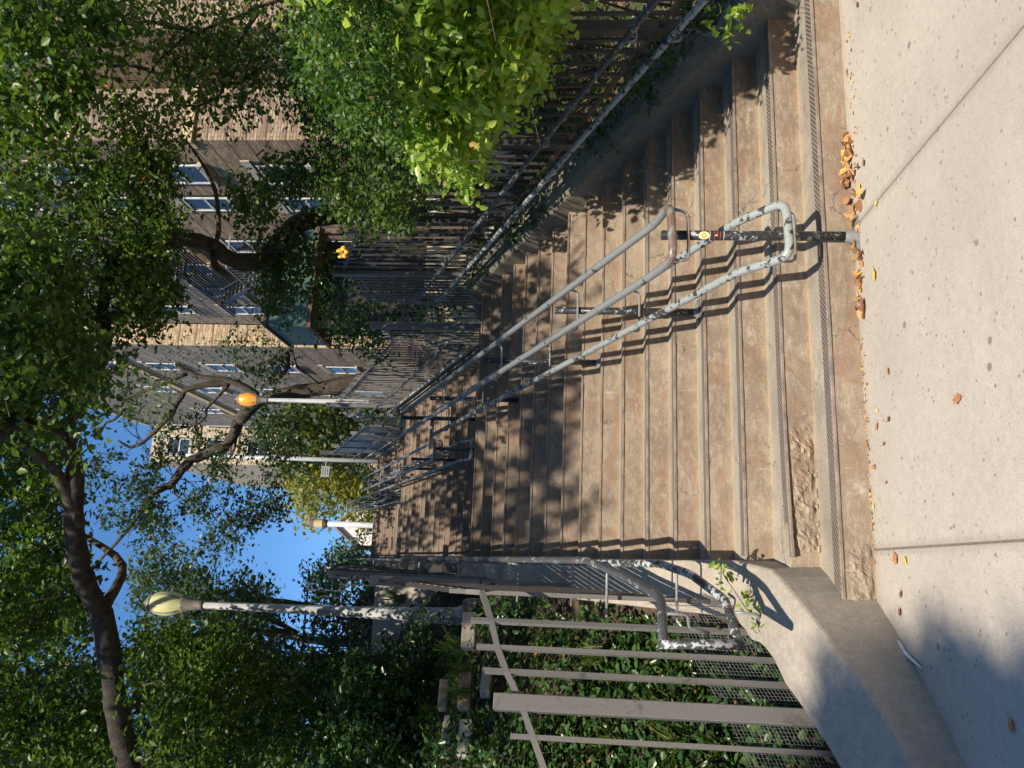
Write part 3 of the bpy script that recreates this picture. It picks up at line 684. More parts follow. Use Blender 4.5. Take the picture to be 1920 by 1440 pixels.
for o in [arc(0.868, 0.928, 0.0300, ac-.95, ac+.95, MT['stick3'], 'sticker', 'round'), arc(0.872, 0.924, 0.0304, ac-.8, ac+.8, MT['stick1'], 'sticker', 'round'),
          arc(0.882, 0.914, 0.0308, ac-.5, ac+.5, MT['stick2'], 'sticker', 'round'), arc(0.890, 0.906, 0.0311, ac-.25, ac+.25, MT['stick3'], 'sticker', 'round'),
          arc(0.780, 0.864, 0.0300, ac-1.4, ac+1.4, MT['stick4'], 'sticker'), arc(0.862, 0.865, 0.0303, ac-1.4, ac+1.4, MT['stick3'], 'sticker'),
          arc(0.779, 0.782, 0.0303, ac-1.4, ac+1.4, MT['stick3'], 'sticker'), arc(0.818, 0.822, 0.0304, ac-.3, ac+1.1, MT['stick5'], 'sticker'),
          arc(0.835, 0.838, 0.0304, ac-1.1, ac+1.0, MT['stick5'], 'sticker'), arc(0.800, 0.803, 0.0304, ac-.9, ac+.9, MT['stick5'], 'sticker'), arc(0.822, 0.832, 0.0304, ac-.05, ac+.15, MT['stick3'], 'sticker')]:
    fixloc(o)

def side_rail(paths, r, label, brackets, end=None, mats=('railb', 'raild')):
    root = empty('handrail', paths[0][0], label, 'handrail', 'pipe handrails along the side walls')
    for i, p in enumerate(paths):
        place(MB().tube(fillet(p, 0.07, 4), r, 12).build('upper_tube' if i == 0 else 'lower_tube', MT[mats[i]]), root)
    if end:
        place(MB().tube(end, r, 12).build('end_tube', MT['railw']), root)
    for b_ in brackets: place(MB().tube(fillet(b_, 0.03, 3), 0.010, 8).build('bracket', MT['rail']), root)
    return root
pl0 = lambda y: (y/T+1)*R
# left, lowest flight: follows the curved wall at its foot
xr = 0.055
u1 = [(xr, 6.9, 17*R+0.93), (xr, 6.3, 17*R+0.95), (xr, 5.95, pl0(5.95)+0.93), (0.065, 1.0, 1.545), (-0.02, 0.55, 1.34), tuple(atY(1240, 1120, 0.05)), tuple(atY(1243, 1208, -0.26))]
l1 = [(xr, 6.9, 17*R+0.45), (xr, 6.3, 17*R+0.47), (xr, 5.95, pl0(5.95)+0.47), (0.06, 0.95, 1.05), (0.0, 0.55, 0.91), tuple(atY(1360, 1125, 0.12)), tuple(atY(1385, 1208, -0.26))]
br = []
for y in (0.9, 2.4, 4.0, 5.5):
    for h in (0.93, 0.47): br.append([(xr-0.02, y, pl0(y)+h-0.02), (xr-0.03, y, pl0(y)+h-0.11), (-0.30, y, pl0(y)+h-0.11)])
pu = np.array(u1[-1]); plw = np.array(l1[-1])
br.append([tuple(at(1246, 1150, 4.72)), tuple(at(1290, 1152, 4.74)), tuple(at(1292, 1178, 4.78)), tuple(at(1330, 1186, 4.80))])
br.append([tuple(at(1378, 1148, 4.66)), tuple(at(1422, 1152, 4.66)), tuple(at(1424, 1180, 4.74)), tuple(at(1428, 1192, 4.80))])
side_rail([u1, l1], 0.0265, 'chipped dark pipe handrail bending round the kerb wall left of the steps', br, [tuple(pu+np.array([0, 0, .02])), tuple(plw+np.array([0, 0, -.02]))], mats=('railb', 'railw'))
for fi, nm in ((1, 'dark pipe handrail along the left wall of the middle flight'), (2, 'dark pipe handrail along the left wall of the top flight')):
    y0, z0 = FL[fi]; q = []
    for h in (0.93, 0.47): q.append([(xr, y0-.5, z0+h+.1), (xr, y0-.1, z0+h+.08), (xr, y0+16*T, z0+17*R+h), (xr, y0+16*T+.6, z0+17*R+h)])
    side_rail(q, 0.0265, nm, [[(xr, y0+a, z0+a/T*R+R+h-.02), (xr-.01, y0+a, z0+a/T*R+R+h-.11), (-0.3, y0+a, z0+a/T*R+R+h-.11)] for a in (1, 3, 5) for h in (.93, .47)], [q[0][0], q[1][0]])
xq = X1+0.02
for fi, (nm, ya, yb, ho) in enumerate((('dark pipe handrail along the right wall of the lowest flight, under the vine', -0.25, 6.55, 0.91), ('dark pipe handrail on the iron fence right of the middle flight', -0.4, 6.9, 0.93), ('thin dark handrail on the sheet panels right of the top flight', -1.0, 6.9, 0.93))):
    y0, z0 = FL[fi]; q = []
    for h in (ho, 0.58 if fi == 0 else .47):
        zb = z0+R+(yb)/T*R+h; zb = min(zb, z0+17*R+h+0.2)
        q.append([(xq, y0+ya, z0+R+max(ya, 0)/T*R+h-.0), (xq, y0+max(ya, 0)+.05, z0+R+h+.02), (xq, y0+16*T+(0.15 if fi else .3), z0+17*R+h+.08), (xq+.02, y0+yb, zb)])
    side_rail(q, 0.0265, nm, [[(xq, y0+a, z0+a/T*R+R+h-.02), (xq+.01, y0+a, z0+a/T*R+R+h-.11), (X1+.25, y0+a, z0+a/T*R+R+h-.11)] for a in (0.6, 2.1, 3.7, 5.3) for h in (ho, .58 if fi == 0 else .47)], [q[0][-1], q[1][-1]] if fi == 0 else [q[0][0], q[1][0]])

# ------------------------------------------------------------------ iron fences
PM = {}
def picket(h, w_=0.030):
    k = (round(h, 2), w_)
    if k not in PM:
        me = MB().box((-w_/2, -w_/2, 0), (w_/2, w_/2, k[0])).mesh('picket'); PM[k] = me
    return PM[k]
def fence(pts, h, label, mat_='fence', spacing=0.15, posts=(), rails=(0.10, -0.13), pw=0.09, bw=0.030, group='iron picket fences beside the stairs', postx=0.02, name='iron_fence', ph=None):
    """pts: fence foot line; one picket object per bar"""
    P = [np.array(p, float) for p in pts]
    root = empty(name, P[0], label, 'fence', group)
    Ls = [np.linalg.norm((P[i+1]-P[i])[:2]) for i in range(len(P)-1)]; tot = sum(Ls)
    def pos(d):
        for i, l in enumerate(Ls):
            if d <= l+1e-6: return P[i]+(P[i+1]-P[i])*d/l, math.atan2(*(P[i+1]-P[i])[:2][::-1])
            d -= l
        return P[-1], math.atan2(*(P[-1]-P[-2])[:2][::-1])
    me0 = picket(h, bw)
    if not me0.materials: me0.materials.append(MT[mat_])
    key = mat_
    me = PM.get((h, bw, key))
    if me is None:
        me = me0.copy() if me0.materials[0] is not MT[mat_] else me0
        me.materials.clear(); me.materials.append(MT[mat_]); PM[(h, bw, key)] = me
    d = spacing*0.5; pd = [tot*q if q <= 1 else q for q in posts]
    while d < tot:
        if all(abs(d-q) > spacing*0.4 for q in pd):
            p, a = pos(d); o = link('picket', me, root); o.location = Vector(p)-Vector(P[0])+Vector((0, 0, RNG.uniform(-.006, .006))); o.rotation_euler = (RNG.normal()*.004, RNG.normal()*.004, a)
        d += spacing
    for q in pd:
        p, a = pos(q); hh = (ph or h+0.05)
        o = MB().box((-pw/2, -pw/2, -0.1), (pw/2, pw/2, hh)).build('post', MT[mat_], root); o.location = Vector(p)-Vector(P[0]); o.rotation_euler = (0, 0, a); bevel(o, 0.006)
    for rz in rails:
        zz = rz if rz >= 0 else h+rz
        for i in range(len(P)-1):
            a = P[i]+np.array([0, 0, zz]); b_ = P[i+1]+np.array([0, 0, zz])
            place(MB().beam(a, b_, 0.036, 0.032 if rz > 0 else 0.036).build('rail', MT[mat_]), root)
    return root
# left fence at the foot: picket positions read from the wall top
foot = [at(1408, 1132, 5.05), at(1445, 1188, 4.86), at(1470, 1240, 4.74), at(1500, 1287, 4.63), at(1540, 1348, 4.53), at(1575, 1415, 4.44), at(1612, 1490, 4.36), at(1650, 1570, 4.28)]
FH = 1.86
lf = empty('iron_fence', foot[0], 'weathered grey picket fence on the curved kerb wall, left of the lowest flight', 'fence', 'iron picket fences beside the stairs')
mep = MB().box((-.0145, -.0145, 0), (.0145, .0145, FH)).mesh('picket'); mep.materials.append(MT['fence'])
mep_shade = mep.copy(); mep_shade.materials.clear(); mep_shade.materials.append(MT['fenced'])  # dark copy: shade on the pickets up the flight is put into their colour
line = [(X0-0.27, 16*T+L-0.5, 17*R+0.15), (X0-0.27, 16*T, 17*R+0.15), (X0-0.27, 1.9, plane(1.9)+.06), (-0.175, 1.0, 0.62)]+[tuple(p) for p in foot]
for i, p in enumerate(foot[1:]):
    a = math.atan2(foot[i][1]-p[1], foot[i][0]-p[0])
    if i == 3:
        o = MB().box((-.047, -.047, -.05), (.047, .047, FH+.03)).build('post', MT['fence'], lf); bevel(o, 0.005)
    else: o = link('picket', mep, lf)
    o.location = Vector(p)-Vector(foot[0]); o.rotation_euler = (0, 0, a+random.uniform(-.05, .05))
dd = 0
Pn = [np.array(p) for p in line[:5]]
for i in range(4):
    l = np.linalg.norm(Pn[i+1]-Pn[i]); k = max(1, int(l/0.16))
    for j in range(k):
        p = Pn[i]+(Pn[i+1]-Pn[i])*j/k
        if j % 15 == 7 and i > 0:
            o = MB().box((-.045, -.045, -.05), (.045, .045, FH+.05)).build('post', MT['fence'], lf)
        else: o = link('picket', mep_shade if i < 3 else mep, lf)
        o.location = Vector(p)-Vector(foot[0])
for i in range(len(line)-1):
    a, b_ = np.array(line[i]), np.array(line[i+1])
    place(MB().beam(a+np.array([0, 0, FH-.13]), b_+np.array([0, 0, FH-.13]), .034, .036).build('rail', MT['fence']), lf)
    place(MB().beam(a+np.array([0, 0, .02]), b_+np.array([0, 0, .02]), .05, .022).build('rail', MT['fence']), lf)
# chicken wire behind the lower part of this fence
wm = MB()
for i in range(3, len(line)-1):
    a, b_ = np.array(line[i]), np.array(line[i+1]); d = b_-a; nrm = np.array([-d[1], d[0], 0]); nrm = nrm/np.linalg.norm(nrm)*-0.03
    a = a+nrm; b_ = b_+nrm
    n = max(2, int(np.linalg.norm(d)/0.022)); hh = 0.55
    for k in range(n+1):
        p = a+(b_-a)*k/n; wm.tube([p+np.array([0, 0, .02]), p+np.array([0, 0, hh])], 0.0011, 3, False)
    for k in range(24):
        wm.tube([a+np.array([0, 0, .02+k*.022]), b_+np.array([0, 0, .02+k*.022])], 0.0011, 3, False)
o = place(wm.build('wire_mesh', MT['steel']), lf); o['kind'] = 'stuff'
# right fence, lowest flight
RX = 4.05
fence([(RX, -0.1, 0.62), (RX, 5.88, plane(5.88)+.28)], 1.95, 'dark picket fence right of the lowest flight, half buried in the vine', 'fenced', 0.15, (0.14, 0.42, 0.72), bw=0.026)
p1 = MB().box((-.055, -.055, 0), (.055, .055, 2.05)).build('fence_post', MT['fence']); p1.location = (RX, 5.94, 3.10)
tag(p1, 'sunlit square fence post at the corner of the first landing', 'post')
fence([(RX, 5.98, 3.08), (RX, 7.25, 3.08)], 1.85, 'short shaded picket fence along the right edge of the first landing', 'fence', 0.13, (), bw=0.026)
fence([(RX+.1, 5.94, 3.10), (9.0, 5.94, 3.12)], 1.80, 'sunlit picket fence on top of the garden retaining wall, right of the landing', 'fence', 0.145, (0.36, 0.7), bw=0.026)
fence([(3.98, 8.4, 2.99), (4.75, 8.4, 2.99)], 1.75, 'low see-through gate bars at the back of the first landing', 'fence', 0.125, (), rails=(0.08, -0.10), bw=0.022, name='bar_gate')
fence([(3.97, 8.22, 3.15), (3.97, FL[1][0]+.05, 3.3), (3.97, FL[1][0]+16*T, 34*R+.17)], 1.85, 'long picket fence rising along the right of the middle flight', 'fence', 0.17, (0.008, 0.995), bw=0.020, pw=0.11, ph=2.0)
# sheet panels along the top flight
pn = empty('panel_fence', (3.97, FL[2][0]-1.4, 6.1), 'grey sheet metal panel fence rising along the right of the top flight', 'fence')
ya, yb = FL[2][0]-1.9, FL[2][0]+16*T
for i in range(5):
    a = ya+(yb-ya)*i/5; b_ = ya+(yb-ya)*(i+1)/5; za = max(6.0, FL[2][1]+R+(a-FL[2][0])/T*R)+.12; zb = max(6.0, FL[2][1]+R+(b_-FL[2][0])/T*R)+.12
    place(MB().add([(3.96, a+.03, za), (3.96, b_-.03, zb), (3.96, b_-.03, zb+1.55), (3.96, a+.03, za+1.55), (3.99, a+.03, za), (3.99, b_-.03, zb), (3.99, b_-.03, zb+1.55), (3.99, a+.03, za+1.55)], [(0, 3, 2, 1), (4, 5, 6, 7), (0, 1, 5, 4), (1, 2, 6, 5), (2, 3, 7, 6), (3, 0, 4, 7)]).build('panel', MT['panel']), pn)
    place(MB().box((3.93, a-.03, za-.2), (4.02, a+.03, za+1.85)).build('post', MT['fence']), pn)
    place(MB().beam((3.95, a, za+1.68), (3.95, b_, zb+1.68), .05, .05).build('rail', MT['fence']), pn)
place(MB().box((3.90, yb-.03, 8.9), (4.05, yb+.07, 11.2)).build('post', MT['fenced']), pn)

# ------------------------------------------------------------------ left upper wall and its fence
lw = MB().box((-2.1, 12.5, 4.0), (-0.38, 12.8, 5.75)).build('concrete_wall', MT['wallc']); bevel(lw, .02, 2); tag(lw, 'dappled concrete retaining wall behind the left lamp post', 'wall')
fence([(-2.0, 12.6, 5.75), (-0.42, 12.6, 5.75)], 1.55, 'open picket fence standing on the dappled wall behind the left lamp post', 'fenced', 0.13, (0.0,), rails=(0.05, 0.78, -0.06), bw=0.022, pw=.07)
up_ = MB().box((-.05, -.05, 0), (.05, .05, 1.75)).build('fence_post', MT['fenced']); up_.location = (X0-.27, 6.3, 3.2); tag(up_, 'dark fence post against the sky left of the upper steps', 'post')
bm = MB().box((-1.0, 7.7, 2.4), (-0.5, 8.3, 3.25)).build('lamp_plinth', MT['wallc']); bevel(bm, .02); tag(bm, 'ivy covered concrete block under the left lamp post', 'plinth')
# the fence on the left of the middle flight
fence([(X0-.28, FL[1][0]-.3, 3.15), (X0-.28, FL[1][0], 3.2), (X0-.28, FL[1][0]+16*T, 34*R+.13), (X0-.28, FL[2][0], 34*R+.13), (X0-.28, FL[2][0]+16*T, 51*R+.13)], 1.35, 'dark picket fence running up the left of the upper flights', 'fenced', 0.16, (0.01, .2, .4, .6, .8), bw=0.024)

# ------------------------------------------------------------------ garden walls, stones, planks
rw = MB().box((RX+.10, 6.0, 0.8), (9.2, 6.3, 3.08)).build('concrete_wall', MT['wallc']); bevel(rw, .02); tag(rw, 'sunlit pale concrete retaining wall seen through the right fence', 'wall')
cp = MB().box((RX+.05, 5.9, 3.082), (9.2, 6.32, 3.14)).build('coping', MT['iron'], rw)
yb_ = MB().box((4.3, 10.6, 2.6), (6.6, 11.0, 4.75)).build('block_wall', MT['wally']); bevel(yb_, .02); tag(yb_, 'yellowish block wall seen through the bar gate of the landing', 'wall')
ld = MB().box((3.82, 7.4, 2.5), (5.5, 8.9, 2.965)).build('concrete_slab', MT['wallc']); tag(ld, 'sunlit concrete slab beyond the right end of the first landing', 'slab')
k = 0
stone_l = ['long pale stone block edging the left garden, nearest the lamp', 'pale stone block in the left garden half hidden by grass', 'pale stone edging block at the far left of the garden terrace', 'upper stone block behind the grass of the left garden', 'small stone block beside the heavy fence post', 'pale stone block at the left edge of the garden']
for (a, b_, c, s0) in [((870, 1150), (885, 1215), 22, 8.4), ((868, 1262), (872, 1330), 20, 8.0), ((868, 1350), (872, 1420), 20, 7.6), ((832, 1275), (828, 1330), 14, 8.6), ((905, 1255), (915, 1300), 15, 7.8), ((836, 1345), (838, 1385), 12, 8.3)]:
    p, q = at(a[0], a[1], s0), at(b_[0], b_[1], s0-.2); cc = (p+q)/2; ln_ = np.linalg.norm(q-p)
    o = MB().box((-ln_/2, -.05, -c*s0/FPX/2-.02), (ln_/2, .10, c*s0/FPX/2)).build('stone_block', MT['woodl'] if k in (1, 3) else MT['cheek']); bevel(o, .015, 2)
    o.location = tuple(cc); o.rotation_euler = (random.uniform(-.03, .03), random.uniform(-.04, .04), math.atan2(q[1]-p[1], q[0]-p[0]) if q[0] > p[0] else math.atan2(p[1]-q[1], p[0]-q[0])); tag(o, stone_l[k], 'stone block', 'stone blocks in the left garden'); k += 1

# ------------------------------------------------------------------ street lamps and poles
def lamp(loc, gm, label, hp=3.95, s=1.0):
    root = empty('street_lamp', loc, label, 'street lamp', 'acorn street lamps beside the stairs')
    MB().lathe([(0.0, 0), (0.17*s, 0), (0.17*s, .06), (0.135*s, .13), (0.12*s, .5), (0.085*s, 1.6), (0.068*s, 2.8), (0.055*s, hp)], 8, smooth=False).build('pole', MT['lamp'], root)
    MB().lathe([(0.056*s, hp), (0.075, hp+.01), (0.070, hp+.05), (0.085, hp+.12), (0.095, hp+.20), (0.135, hp+.30), (0.145, hp+.33), (0.135, hp+.345), (0, hp+.345)], 16).build('collar', MT['lampd'], root)
    gl = MB().lathe([(0.125, hp+.347), (0.175, hp+.46), (0.195, hp+.58), (0.185, hp+.70), (0.155, hp+.80), (0.150, hp+.815)], 20).build('globe', gm, root)
    MB().lathe([(0.152, hp+.816), (0.165, hp+.835), (0.145, hp+.87), (0.10, hp+.905), (0.045, hp+.935), (0.03, hp+.97), (0.0, hp+.99)], 20).build('cap', MT['lampd'], gl)
    for q in range(4):
        a = PI/4+q*PI/2; pts = [(r_*math.cos(a), r_*math.sin(a), z_) for r_, z_ in [(0.130, hp+.35), (0.181, hp+.46), (0.202, hp+.58), (0.191, hp+.70), (0.160, hp+.82)]]
        MB().tube(pts, 0.009, 6).build('rib', MT['lampd'], gl)
    return root
pL = atY(838, 1155, 8.0)
lamp((pL[0], 8.0, 3.25), MT['globe'], 'pale lamp post with a frosted yellowish globe, left of the stairs', 4.15)
pR = atY(600, 752, 16.9)
lamp((pR[0], 16.9, 34*R), MT['globeo'], 'lamp post with an orange globe on the right of the second landing', 4.35)
pf = empty('utility_pole', (4.0, 27.0, 8.7), 'tall plain grey pole at the top of the stairs', 'pole')
MB().tube([(0, 0, 0), (0, 0, 5), (0, 0, 9.6)], [0.105, 0.09, 0.07], 12).build('shaft', MT['lamp'], pf)
MB().tube([(0, 0, 0), (0, 0, .4)], 0.14, 12).build('base', MT['steel'], pf)
sg = empty('street_sign', tuple(atY(610, 884, 26.9)), 'small grey rectangular street sign with illegible lines, on the tall pole', 'sign')
MB().box((-.22, -.012, -.17), (.22, .012, .17)).build('plate', MT['steel'], sg)
for q in range(3): MB().box((-.15, -.016, -.10+q*.09), (.15, -.0125, -.075+q*.09)).build('lettering', MT['iron'], sg)
MB().box((.22, -.01, -.02), (.40, .012, .02)).build('arm', MT['steel'], sg)
pc = atY(700, 985, 32)
pp = empty('light_pole', (pc[0], 32, 8.7), 'short pole with a brown canister head against the sky', 'pole')
MB().tube([(0, 0, 0), (0, 0, 2), (0, 0, 4.2)], [0.17, 0.14, 0.13], 12).build('shaft', MT['lamp'], pp)
MB().lathe([(0.0, 4.2), (0.16, 4.2), (0.20, 4.25), (0.20, 5.0), (0.16, 5.05), (0.0, 5.1)], 14).build('canister', MT['wood'], pp)
MB().lathe([(0.204, 4.4), (0.204, 4.8)], 14).build('band', MT['stone'], pp)

# ------------------------------------------------------------------ buildings
def window(parent, axis, plane_, a, z, w_, h_, sgn=-1, sill='sill', frame='white'):
    """window on a wall: axis 'x' = wall plane X=plane_, runs along Y; built as frame + pane + sash + sill"""
    def bx(a0, a1, z0, z1, d0, d1):
        if axis == 'x': return MB().box((min(plane_+sgn*d0, plane_+sgn*d1), a0, z0), (max(plane_+sgn*d0, plane_+sgn*d1), a1, z1))
        return MB().box((a0, min(plane_+sgn*d0, plane_+sgn*d1), z0), (a1, max(plane_+sgn*d0, plane_+sgn*d1), z1))
    o = bx(a-.10, a+w_+.10, z-.02, z+h_+.1, 0.003, 0.02).build('window', MT['dark']); place(o, parent)
    def sub(m_, nm, mm):
        q = m_.build(nm, MT[mm]); q.parent = o; q.location = (0, 0, 0); q.matrix_parent_inverse = Matrix.Identity(4); q.location = -(Vector(o.location))-Vector(parent.location)+Vector((0, 0, 0)); q.location = (0, 0, 0); return q
    fr = bx(a, a+.05, z, z+h_, .02, .06)
    for args in ((a+w_-.05, a+w_, z, z+h_), (a+.051, a+w_-.051, z, z+.06), (a+.051, a+w_-.051, z+h_-.05, z+h_), (a+.051, a+w_-.051, z+h_*.48, z+h_*.48+.07)):
        q = bx(*args, .021, .061); fr.add(q.v, q.f)
    sub(fr, 'frame', frame)
    sub(bx(a+.05, a+w_-.05, z+.06, z+h_*.48, .022, .032), 'pane', 'glass')
    sub(bx(a+.05, a+w_-.05, z+h_*.48+.07, z+h_-.05, .022, .028), 'pane', 'glass')
    sub(bx(a-.08, a+w_+.08, z-.14, z-.02, .0, .12), 'sill', sill)
    sub(bx(a-.16, a+w_+.16, z+h_+.10, z+h_+.32, .0, .035), 'lintel', 'sill')
b1 = empty('apartment_building', (9, 10.8, 2), 'tan brick apartment block with white sash windows and fire escape, behind the right fence', 'building')
b1z = 24
place(MB().box((9.0, 10.8, 0.5), (10.3, 24.6, b1z)).build('side_wing', MT['brick']), b1)
place(MB().box((10.3, 14.8, 0.5), (13.2, 24.6, b1z-.01)).build('recessed_wall', MT['brick']), b1)
place(MB().box((11.9, 10.8, 0.5), (24, 14.8, b1z)).build('front_wing', MT['brick']), b1)
for z in (10.35, 13.2): place(MB().box((8.96, 10.72, z-.12), (9.3, 11.1, z+.12)).build('corner_stone', MT['stone']), b1)
place(MB().box((8.93, 10.73, 10.24), (10.35, 10.80, 10.42)).build('band_course', MT['stone']), b1)
for zs in (2.5, 5.2, 7.95, 10.62, 13.3, 16.0, 18.7):
    for (ya_, w_) in ((11.85, .92), (13.55, .75), (16.3, .85), (18.2, .85), (20.4, .85), (22.4, .85)): window(b1, 'x', 9.0, ya_, zs, w_, 1.25)
    window(b1, 'y', 10.8, 14.0, zs, 1.0, 1.3)
    place(MB().box((10.5, 14.72, zs), (11.6, 14.79, zs+1.2)).build('window', MT['glass']), b1)
# wrought balcony in the recess
bal = empty('iron_balcony', (10.3, 11.0, 8.2), 'curly wrought iron window guard in the dark recess of the brick building', 'balcony')
for q in range(9): place(MB().tube([(10.36+q*.19, 10.95, 7.75), (10.36+q*.19, 10.95, 8.6)], .012, 6).build('bar', MT['steel']), bal)
for zq in (7.75, 8.6): place(MB().beam((10.31, 10.95, zq), (11.89, 10.95, zq), .03, .03).build('rail', MT['steel']), bal)
for q in range(5):
    cx_ = 10.5+q*.3; place(MB().tube([(cx_+.11*(1-a/14)*math.cos(a*.9), 10.93, 8.82+.11*(1-a/14)*math.sin(a*.9)) for a in range(12)], .008, 5).build('scroll', MT['steel']), bal)
# fire escape
fe = empty('fire_escape', (9, 17, 8), 'black iron fire escape with slanted stairs on the brick building', 'fire escape')
for i, z in enumerate((7.9, 10.6, 13.3, 16.0)):
    ya_, yb2 = 16.0, 20.6
    for q in range(11): place(MB().box((8.0+q*.09, ya_, z-.02), (8.04+q*.09, yb2, z+.02)).build('slat', MT['iron']), fe)
    for zz in (1.0, .5): place(MB().beam((8.0, ya_, z+zz), (8.0, yb2, z+zz), .03, .04).build('rail', MT['steel']), fe)
    for q in range(24): place(MB().box((7.99, ya_+q*.2, z), (8.01, ya_+q*.2+.02, z+1.0)).build('baluster', MT['iron']), fe)
    for q in range(6): place(MB().box((8.0+q*.17, ya_-.01, z), (8.02+q*.17, ya_+.01, z+1.0)).build('baluster', MT['iron']), fe)
    place(MB().beam((8.0, ya_, z+1.0), (8.98, ya_, z+1.0), .03, .04).build('rail', MT['steel']), fe)
    if i < 3:
        for xx in (8.15, 8.65): place(MB().beam((xx, 17.0, z), (xx, 19.6, z+2.7), .03, .18).build('stringer', MT['iron']), fe)
        for q in range(12): place(MB().box((8.15, 17.0+q*.217, z+.1+q*.225), (8.65, 17.16+q*.217, z+.13+q*.225)).build('tread', MT['steel']), fe)
        place(MB().beam((8.12, 17.0, z+.9), (8.12, 19.6, z+3.6), .025, .03).build('handrail', MT['iron']), fe)
b2 = empty('apartment_building', (8.6, 26, 5), 'farther grey brown brick block with white window sills', 'building')
place(MB().box((8.45, 26.0, 3), (14, 46, 30)).build('side_wall', MT['brick3']), b2)
place(MB().box((8.44, 25.9, 3), (14.01, 25.995, 30)).build('front_wall', MT['brick2']), b2)
for zs in (8.6, 11.4, 14.2, 17.0, 19.8, 22.6):
    for ya_ in (29.0, 34, 40): window(b2, 'x', 8.45, ya_, zs, 1.2, 1.3)
for z in (21.9, 30): place(MB().box((8.35, 25.8, z), (14.1, 46.1, z+.35)).build('cornice', MT['stone']), b2)
b3 = empty('apartment_building', (7, 52, 5), 'distant pale brick block with yellow stone trim behind the branches', 'building')
place(MB().box((6.6, 52, 5), (14, 70, 33)).build('wall', MT['brick4']), b3)
for zs in (12, 15, 18, 21, 24, 27, 30):
    for a in (7.2, 9.4, 11.6): window(b3, 'y', 52.0, a, zs, 1.2, 1.6, frame='white')
    place(MB().box((6.5, 51.9, zs-.7), (14.1, 52.0, zs-.45)).build('band_course', MT['stone']), b3)
gb = empty('house', (0.6, 46, 9), 'far pinkish house with a grey gable roof above the stairs', 'house')
g0, g1 = 1.0, 3.3; zb, zr = 13.0, 16.6
place(MB().add([(g0, 46, 8.5), (g1, 46, 8.5), (g1, 46, 15.3), ((g0+g1)/2, 46, zr), (g0, 46, 15.3), (g0, 52, 8.5), (g1, 52, 8.5), (g1, 52, 15.3), ((g0+g1)/2, 52, zr), (g0, 52, 15.3)],
      [(0, 1, 2, 3, 4), (9, 8, 7, 6, 5), (0, 5, 6, 1), (1, 6, 7, 2), (4, 9, 5, 0)]).build('wall', MT['pink']), gb)
place(MB().add([(g0-.3, 45.7, 15.1), ((g0+g1)/2, 45.7, zr+.22), ((g0+g1)/2, 52.3, zr+.22), (g0-.3, 52.3, 15.1), (g0-.3, 45.7, 14.95), ((g0+g1)/2, 45.7, zr+.02), ((g0+g1)/2, 52.3, zr+.02), (g0-.3, 52.3, 14.95)], [(0, 1, 2, 3), (7, 6, 5, 4), (0, 4, 5, 1), (3, 2, 6, 7), (0, 3, 7, 4)]).build('roof', MT['tile']), gb)
place(MB().add([(g1+.3, 45.7, 15.1), ((g0+g1)/2+.01, 45.7, zr+.22), ((g0+g1)/2+.01, 52.3, zr+.22), (g1+.3, 52.3, 15.1), (g1+.3, 45.7, 14.95), ((g0+g1)/2+.01, 45.7, zr+.02), ((g0+g1)/2+.01, 52.3, zr+.02), (g1+.3, 52.3, 14.95)], [(3, 2, 1, 0), (4, 5, 6, 7), (1, 5, 4, 0), (7, 6, 2, 3), (4, 7, 3, 0)]).build('roof', MT['tile']), gb)
window(gb, 'y', 46, 1.8, 13.6, .7, .9)
b4 = empty('apartment_building', (0, -24, 0), 'long brick block across the street behind the viewer', 'building')
place(MB().box((-45, -30, -.2), (45, -24, 15.5)).build('front_wall', MT['brick3']), b4)
for zs in (1.2, 4.4, 7.6, 10.8):
    for q in range(-9, 10): place(MB().box((q*3.2-.6, -24.0, zs), (q*3.2+.6, -23.95, zs+1.7)).build('window', MT['glass']), b4)
# green clad porch box
gp = empty('porch', (4.9, 11, 7), 'green clad box with brown wooden edge board in the shade of the right trees', 'porch')
place(MB().box((4.78, 11.0, 7.28), (7.0, 12.5, 8.15)).build('cladding', MT['green']), gp)
place(MB().box((4.75, 10.96, 7.19), (7.05, 12.5, 7.28)).build('edge_board', MT['wood']), gp)
for q in range(8): place(MB().box((4.80+q*.30, 10.985, 7.285), (4.81+q*.30, 10.998, 8.145)).build('seam', MT['green']), gp)
place(MB().box((4.74, 10.95, 8.15), (7.04, 12.55, 8.20)).build('roof', MT['iron']), gp)
place(MB().box((5.0, 11.5, 2.5), (6.9, 12.4, 7.19)).build('back_wall', MT['dark']), gp)  # the shade under the porch is put into this wall's colour
for x in (4.9, 7.0): place(MB().box((x-.1, 11.05, 2.5), (x+.02, 11.17, 7.19)).build('corner_post', MT['wood']), gp)
# yellow flower ornament
fp = at(643, 473, 10.2)
fo = empty('flower_ornament', tuple(fp), 'round yellow flower ornament hanging above the right fence', 'ornament')
for q in range(5):
    a = q*2*PI/5; o = MB().lathe([(0, -.012), (.034, -.010), (.042, 0), (.034, .010), (0, .012)], 12).build('petal', MT['flower'], fo)
    o.location = (.052*math.cos(a), 0, .052*math.sin(a)); o.rotation_euler = (PI/2, 0, 0)
o = MB().lathe([(0, -.016), (.02, -.014), (.026, 0), (.02, .014), (0, .016)], 12).build('centre', MT['flb'], fo); o.rotation_euler = (PI/2, 0, 0)
MB().tube([(0, .02, -1.4), (0, .02, 1.1)], .008, 6).build('stake', MT['iron'], fo)

# ------------------------------------------------------------------ trees
def tree(name, label, cat='tree', group=None, loc=(0, 0, 0)):
    return empty(name, loc, label, cat, group)
